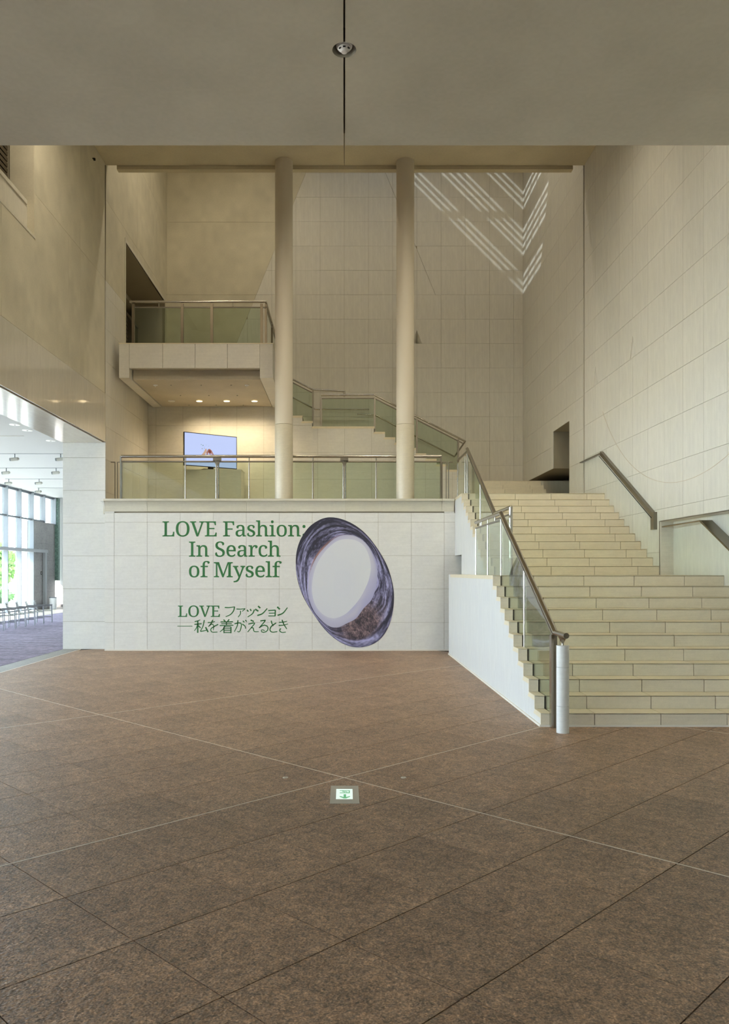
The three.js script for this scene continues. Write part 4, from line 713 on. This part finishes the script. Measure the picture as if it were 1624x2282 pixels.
// ---------------------------------------------------------------- lettering and ring on the feature wall
const FX = (px) => (px - 767) * DF / 1775 * M, FY = (py) => M + (1275 - py) * DF / 1775 * M, FZ = -DF * M;
{
  const font = await new FontLoader().loadAsync('fonts/droid/droid_serif_regular.typeface.json');
  const line = (parent, text, x0, x1, base, cap) => {
    const size = 100; let pen = 0; const items = [], res = font.data.resolution;
    for (const ch of text) { const gl = font.data.glyphs[ch] || font.data.glyphs['?']; if (ch !== ' ') items.push([ch, pen]); pen += gl.ha * size / res * (ch === ' ' ? 0.95 : 0.97); }
    const geos = items.map(([ch, p]) => { const g = new THREE.ExtrudeGeometry(font.generateShapes(ch, size), { depth: 1, bevelEnabled: true, bevelThickness: 0.01, bevelSize: 0.9, bevelSegments: 1, curveSegments: 6 }); g.translate(p, 0, 0); g.computeBoundingBox(); return [ch, g]; });
    const lo = Math.min(...geos.map(([, g]) => g.boundingBox.min.x)), hi = Math.max(...geos.map(([, g]) => g.boundingBox.max.x));
    const capH = (() => { const g = new THREE.ShapeGeometry(font.generateShapes('E', size)); g.computeBoundingBox(); return g.boundingBox.max.y; })();
    const sx = (FX(x1) - FX(x0)) / (hi - lo), sy = (FY(base - cap) - FY(base)) / capH;
    for (const [, g] of geos) { g.translate(-lo, 0, 0); g.scale(sx, sy, 0.002); g.translate(FX(x0), FY(base), FZ + 0.0005); add(parent, 'letter', projUV(g), mInk); }
  };
  const t = thing('title_lettering', 'green English exhibition title lettering on the white feature wall', 'lettering', [-1.4, 1.3, DF]);
  line(t, 'LOVE Fashion:', 362, 680.5, 1195.3, 33.2); line(t, 'In Search', 421, 625, 1240.4, 33.2); line(t, 'of Myself', 421, 627.5, 1286.2, 33.2);
  const j = thing('title_lettering', 'smaller green Japanese exhibition title lettering low on the white feature wall', 'lettering', [-1.4, 0.4, DF]);
  line(j, 'LOVE', 396.5, 490, 1374.6, 24.8);
  const glyphs = [                                            // brush strokes: [width, points]
    [[13, [[700, 138], [760, 140], [830, 128]]], [14, [[826, 128], [815, 178], [775, 228], [712, 258]]]],
    [[12, [[850, 158], [905, 160], [965, 152]]], [11, [[962, 154], [945, 172], [924, 190]]], [12, [[903, 180], [902, 220], [872, 264]]]],
    [[14, [[988, 168], [1005, 192]]], [14, [[1028, 158], [1042, 182]]], [14, [[1084, 165], [1060, 215], [995, 262]]]],
    [[16, [[1130, 120], [1160, 146]]], [16, [[1093, 160], [1135, 186]]], [16, [[1120, 242], [1185, 218], [1250, 150]]]],
    [[12, [[1262, 178], [1355, 172]]], [14, [[1354, 172], [1350, 250]]], [10, [[1270, 212], [1350, 211]]], [10, [[1263, 247], [1354, 247]]]],
    [[17, [[1378, 130], [1412, 162]]], [16, [[1382, 240], [1450, 212], [1510, 140]]]],
    [[7, [[88, 380], [283, 380]]]],
    [[12, [[312, 320], [350, 312], [384, 297]]], [12, [[308, 356], [402, 348]]], [15, [[351, 306], [351, 466]]], [11, [[347, 368], [332, 405], [308, 440]]], [12, [[358, 372], [388, 402]]], [13, [[436, 300], [418, 380], [384, 446]]], [12, [[384, 447], [430, 440], [476, 428]]], [15, [[452, 392], [485, 456]]]],
    [[12, [[480, 333], [530, 330], [574, 318]]], [13, [[546, 298], [518, 352], [488, 386]]], [12, [[500, 374], [530, 354], [556, 368], [553, 428]]], [13, [[616, 356], [566, 382], [520, 418], [532, 454], [606, 456]]]],
    [[13, [[684, 295], [706, 317]]], [13, [[758, 292], [736, 318]]], [11, [[645, 325], [806, 322]]], [9, [[655, 348], [792, 346]]], [11, [[635, 372], [812, 368]]], [12, [[722, 318], [722, 372]]], [12, [[702, 372], [680, 416], [638, 452]]], [12, [[690, 386], [690, 470]]], [9, [[690, 389], [782, 389]]], [13, [[780, 389], [780, 470]]], [9, [[692, 413], [778, 413]]], [9, [[692, 437], [778, 437]]], [10, [[692, 462], [778, 462]]]],
    [[13, [[824, 350], [880, 338], [912, 346], [908, 410], [886, 454], [862, 446]]], [13, [[870, 302], [862, 372], [824, 452]]], [13, [[926, 352], [962, 380], [970, 412]]], [11, [[934, 310], [954, 330]]], [11, [[964, 300], [984, 320]]]],
    [[14, [[1034, 300], [1076, 320]]], [13, [[1004, 352], [1086, 340], [1048, 392], [995, 456]]], [13, [[1042, 402], [1066, 402], [1080, 446], [1140, 450]]]],
    [[13, [[1160, 312], [1228, 303]]], [13, [[1226, 305], [1190, 350], [1142, 402]]], [13, [[1146, 400], [1205, 366], [1256, 386], [1252, 436], [1205, 460], [1170, 446], [1184, 424], [1216, 440]]]],
    [[14, [[1300, 308], [1310, 345], [1328, 376]]], [14, [[1364, 338], [1302, 382], [1284, 430], [1310, 456], [1380, 450]]]],
    [[12, [[1400, 330], [1450, 328], [1506, 314]]], [12, [[1396, 370], [1460, 366], [1518, 350]]], [14, [[1440, 298], [1464, 356], [1502, 416]]], [13, [[1424, 408], [1410, 436], [1436, 460], [1490, 456]]]],
  ];
  const SC = 5.8, ox = 380, oy = 1330;
  for (const strokes of glyphs) {
    const parts = [];
    for (const [w, pts] of strokes) {
      const curve = pts.length > 2 ? new THREE.CatmullRomCurve3(pts.map(([x, y]) => new THREE.Vector3(x, y, 0))) : new THREE.LineCurve3(new THREE.Vector3(...pts[0], 0), new THREE.Vector3(...pts[1], 0));
      const n = pts.length > 2 ? 12 : 3, L = [], Rr = [];
      for (let i = 0; i <= n; i++) { const u = i / n, p = curve.getPoint(u), t2 = curve.getTangent(u), straight = pts.length === 2, k = 1.22 * w / 2 * (straight ? 1 : (1 - 0.35 * u) * (i === 0 ? 0.8 : 1)); L.push([p.x - t2.y * k, p.y + t2.x * k]); Rr.push([p.x + t2.y * k, p.y - t2.x * k]); }
      const poly = [...L, ...Rr.reverse()].map(([x, y]) => new THREE.Vector2(FX(ox + x / SC), FY(oy + y / SC)));
      if (THREE.ShapeUtils.area(poly) < 0) poly.reverse();
      const g = new THREE.ExtrudeGeometry(new THREE.Shape(poly), { depth: 0.002, bevelEnabled: false }); g.translate(0, 0, FZ + 0.0005); parts.push(projUV(g));
    }
    add(j, 'character', parts, mInk);
  }
}
{
  // ring print: outlines in polar form round (800, 1000) of a 1624-wide sheet
  const outer = [[600, 80], [720, 95], [870, 150], [1000, 230], [1120, 340], [1230, 480], [1320, 620], [1400, 780], [1450, 940], [1478, 1080], [1485, 1200], [1475, 1350], [1450, 1480], [1410, 1600], [1340, 1720], [1250, 1810], [1140, 1865], [1000, 1890], [870, 1875], [740, 1820], [600, 1720], [480, 1590], [380, 1450], [290, 1310], [210, 1160], [155, 1000], [125, 850], [118, 700], [130, 560], [170, 420], [230, 310], [320, 200], [440, 120], [520, 90]];
  const midp = [[860, 328], [950, 345], [1060, 410], [1150, 520], [1210, 650], [1250, 800], [1250, 950], [1230, 1070], [1170, 1230], [1060, 1350], [950, 1490], [820, 1560], [700, 1612], [590, 1600], [450, 1490], [350, 1350], [295, 1150], [300, 950], [322, 830], [400, 650], [520, 500], [650, 385], [760, 335]];
  const inner = [[850, 385], [960, 405], [1060, 470], [1120, 570], [1155, 700], [1162, 800], [1130, 960], [1080, 1080], [1000, 1220], [900, 1340], [800, 1430], [700, 1475], [630, 1485], [540, 1460], [450, 1390], [380, 1280], [345, 1130], [345, 1000], [375, 840], [420, 720], [500, 590], [600, 480], [700, 410], [780, 388]];
  const polar = (pts) => { const n = 720, out = new Float32Array(n); const crv = new THREE.CatmullRomCurve3(pts.map(([x, y]) => new THREE.Vector3(x, y, 0)), true).getPoints(1440); const best = new Float32Array(n).fill(-1); for (const p of crv) { const a = Math.atan2(p.y - 1000, p.x - 800), k = Math.floor((a / 6.28319 + 1) % 1 * n) % n; best[k] = Math.hypot(p.x - 800, p.y - 1000); } for (let i = 0; i < n; i++) { let j = i; while (best[j] < 0) j = (j + n - 1) % n; out[i] = best[j]; } return (a) => { const f = ((a / 6.28319 + 1) % 1) * n, i = Math.floor(f) % n, t = f - Math.floor(f); return out[i] * (1 - t) + out[(i + 1) % n] * t; }; };
  const ro = polar(outer), rm = polar(midp), ri = polar(inner);
  const mixc = (a, b, k) => a.map((x, i) => x + (b[i] - x) * Math.max(0, Math.min(1, k)));
  const W = 720, H = 960, map = tex(W, H, (u, v) => {
    const x = 90 + u * 1424, y = 60 + (1 - v) * 1860, a = Math.atan2(y - 1000, x - 800), r = Math.hypot(x - 800, y - 1000), rin = ri(a), rmid = rm(a), rout = ro(a);
    const deg = (a / 6.28319 + 1) % 1;                                   // 0 = right, .25 = down
    if (r < rin) return [202 + 6 * vnoise(u * 4, v * 4, 4, 4, 80), 204 + 6 * vnoise(u * 4, v * 4, 4, 4, 80), 210];
    if (r < rmid) { const k = (r - rin) / (rmid - rin), n = vnoise(deg * 10, k * 2, 10, 99, 81); return mixc([182 + 10 * n, 182 + 10 * n, 204], [158 + 20 * n, 156 + 20 * n, 192], k * 0.7 + 0.3 * Math.max(0, Math.cos((deg - 0.12) * 6.283))); }
    const k = (r - rmid) / Math.max(40, rout - rmid);
    const wob = vnoise(deg * 14, k * 2, 14, 99, 82) * 0.32, wv = vnoise(deg * 22, (k + wob * 0.3) * 7, 22, 99, 83), fine = vnoise(deg * 160, (k + wob * 0.2) * 34, 160, 999, 84), swirl = vnoise(deg * 12, (k + wob) * 16, 12, 999, 86);
    let lum = 0.42 + 1.0 * (wv - 0.5) + 1.1 * (swirl - 0.5) + 0.55 * (fine - 0.5);
    const topDark = Math.exp(-(((deg - 0.70 + 0.5 + 1) % 1 - 0.5) ** 2) / 0.012), rightDark = Math.exp(-(((deg - 0.03 + 0.5 + 1) % 1 - 0.5) ** 2) / 0.01);
    lum -= 0.6 * topDark * Math.min(1, k * 1.3); lum -= 0.3 * rightDark * k; if (k > 0.9) lum -= (k - 0.9) * 3; lum += 0.22 * Math.exp(-(((deg - 0.47 + 0.5 + 1) % 1 - 0.5) ** 2) / 0.006);
    let col = mixc([34, 33, 44], [182, 180, 220], lum);
    col = mixc(col, [94, 92, 138], 0.08 + 0.2 * vnoise(deg * 8, k * 3, 8, 99, 88));
    const rock = Math.exp(-((deg - 0.185) ** 2) / 0.0065) * (k < 0.62 ? 1 : Math.max(0, 1 - (k - 0.62) * 6)), g1 = 0.6 * vnoise(u * 110 + v * 40, v * 90, 300, 300, 85) + 0.4 * vnoise(u * 230, v * 200, 230, 200, 95), g2 = vnoise(u * 26 + v * 9, v * 34, 99, 99, 87);
    col = mixc(col, mixc([46, 40, 48], [150, 124, 124], (g1 * 1.2 + g2 * 0.8) - 0.55), Math.min(0.95, rock * 1.3));
    const rim = Math.exp(-(((deg - 0.64 + 0.5 + 1) % 1 - 0.5) ** 2) / 0.006) * Math.exp(-((k - 0.03) ** 2) / 0.002); col = mixc(col, [160, 112, 98], rim * 0.9);
    return col;
  });
  map.wrapS = map.wrapT = THREE.ClampToEdgeWrapping;
  const pts = new THREE.CatmullRomCurve3(outer.map(([x, y]) => new THREE.Vector3(x, y, 0)), true).getPoints(200).slice(0, -1).map((p) => new THREE.Vector2(p.x, p.y));
  const toX = (x) => FX(640 + x / 6.246), toY = (y) => FY(1140 + y / 6.246);
  const world = pts.map((p) => new THREE.Vector2(toX(p.x), toY(p.y))); if (THREE.ShapeUtils.area(world) < 0) world.reverse();
  const g = new THREE.ExtrudeGeometry(new THREE.Shape(world), { depth: 0.002, bevelEnabled: false }), p = g.attributes.position, uv = g.attributes.uv;
  for (let i = 0; i < p.count; i++) uv.setXY(i, (p.getX(i) - toX(90)) / (toX(1514) - toX(90)), (p.getY(i) - toY(1920)) / (toY(60) - toY(1920)));
  g.translate(0, 0, FZ + 0.003);
  const o = add(scene, 'ring_print', g, std({ color: '#ffffff', map, roughness: 0.5 })); tag(o, 'large slanted oval ring printed in violet swirls on the feature wall', 'print');
}

// ---------------------------------------------------------------- floor fittings
{
  const x0 = -0.0625, x1 = 0.0655, d0 = 3.44, d1 = 3.725, t = thing('exit_sign', 'lit green and white exit sign set in a steel frame in the floor', 'sign', [0, 0, 3.58]);
  const cv = document.createElement('canvas'); cv.width = 256; cv.height = 256; const c = cv.getContext('2d'); c.fillStyle = '#eafff4'; c.fillRect(0, 0, 256, 256); c.fillStyle = '#4fae72';
  c.fillRect(56, 36, 154, 14); c.fillRect(56, 92, 154, 18); c.fillRect(196, 36, 16, 74);                                              // door frame
  c.beginPath(); c.arc(104, 58, 8, 0, 7); c.fill(); c.fillRect(108, 60, 46, 12); c.fillRect(140, 66, 30, 10); c.fillRect(120, 72, 14, 16); c.fillRect(150, 76, 34, 8); c.fillRect(92, 70, 20, 7);   // running figure
  c.fillRect(116, 136, 38, 74); c.beginPath(); c.moveTo(56, 180); c.lineTo(118, 204); c.lineTo(154, 204); c.lineTo(214, 180); c.lineTo(214, 198); c.lineTo(154, 238); c.lineTo(118, 238); c.lineTo(56, 198); c.closePath(); c.fill();
  const m = new THREE.CanvasTexture(cv); m.colorSpace = THREE.SRGBColorSpace;
  add(t, 'steel_frame', box(x0, x1, -0.002, 0.0012, d0, d1), std({ color: '#b9b4a6', roughness: 0.6, metalness: 0.1 }));
  const g = new THREE.PlaneGeometry(0.0745 * M, 0.165 * M); g.rotateX(-Math.PI / 2); g.translate(0.0005 * M, 0.0030, -3.585 * M); add(t, 'lit_panel', g, std({ color: '#202020', emissive: '#ffffff', emissiveMap: m, emissiveIntensity: 0.58, roughness: 0.25 }));
}
for (const [px, w] of [[636, 'left of the floor exit sign'], [899, 'right of the floor exit sign']]) {
  const d = 3.876, x = (px - 767) * d / 1775, t = thing('floor_disc', `small round metal floor cap ${w}`, 'cap', [x, 0, d]);
  add(t, 'cap', cyl(V(x, -0.001, d), V(x, 0.0018, d), 0.024, 0.024, 24), std({ color: '#c9c5ba', roughness: 0.45, metalness: 0.5 })); add(t, 'centre_screw', cyl(V(x, 0.0015, d), V(x, 0.0024, d), 0.006, 0.006, 12), mSteelDull);
}

renderer.render(scene, camera);
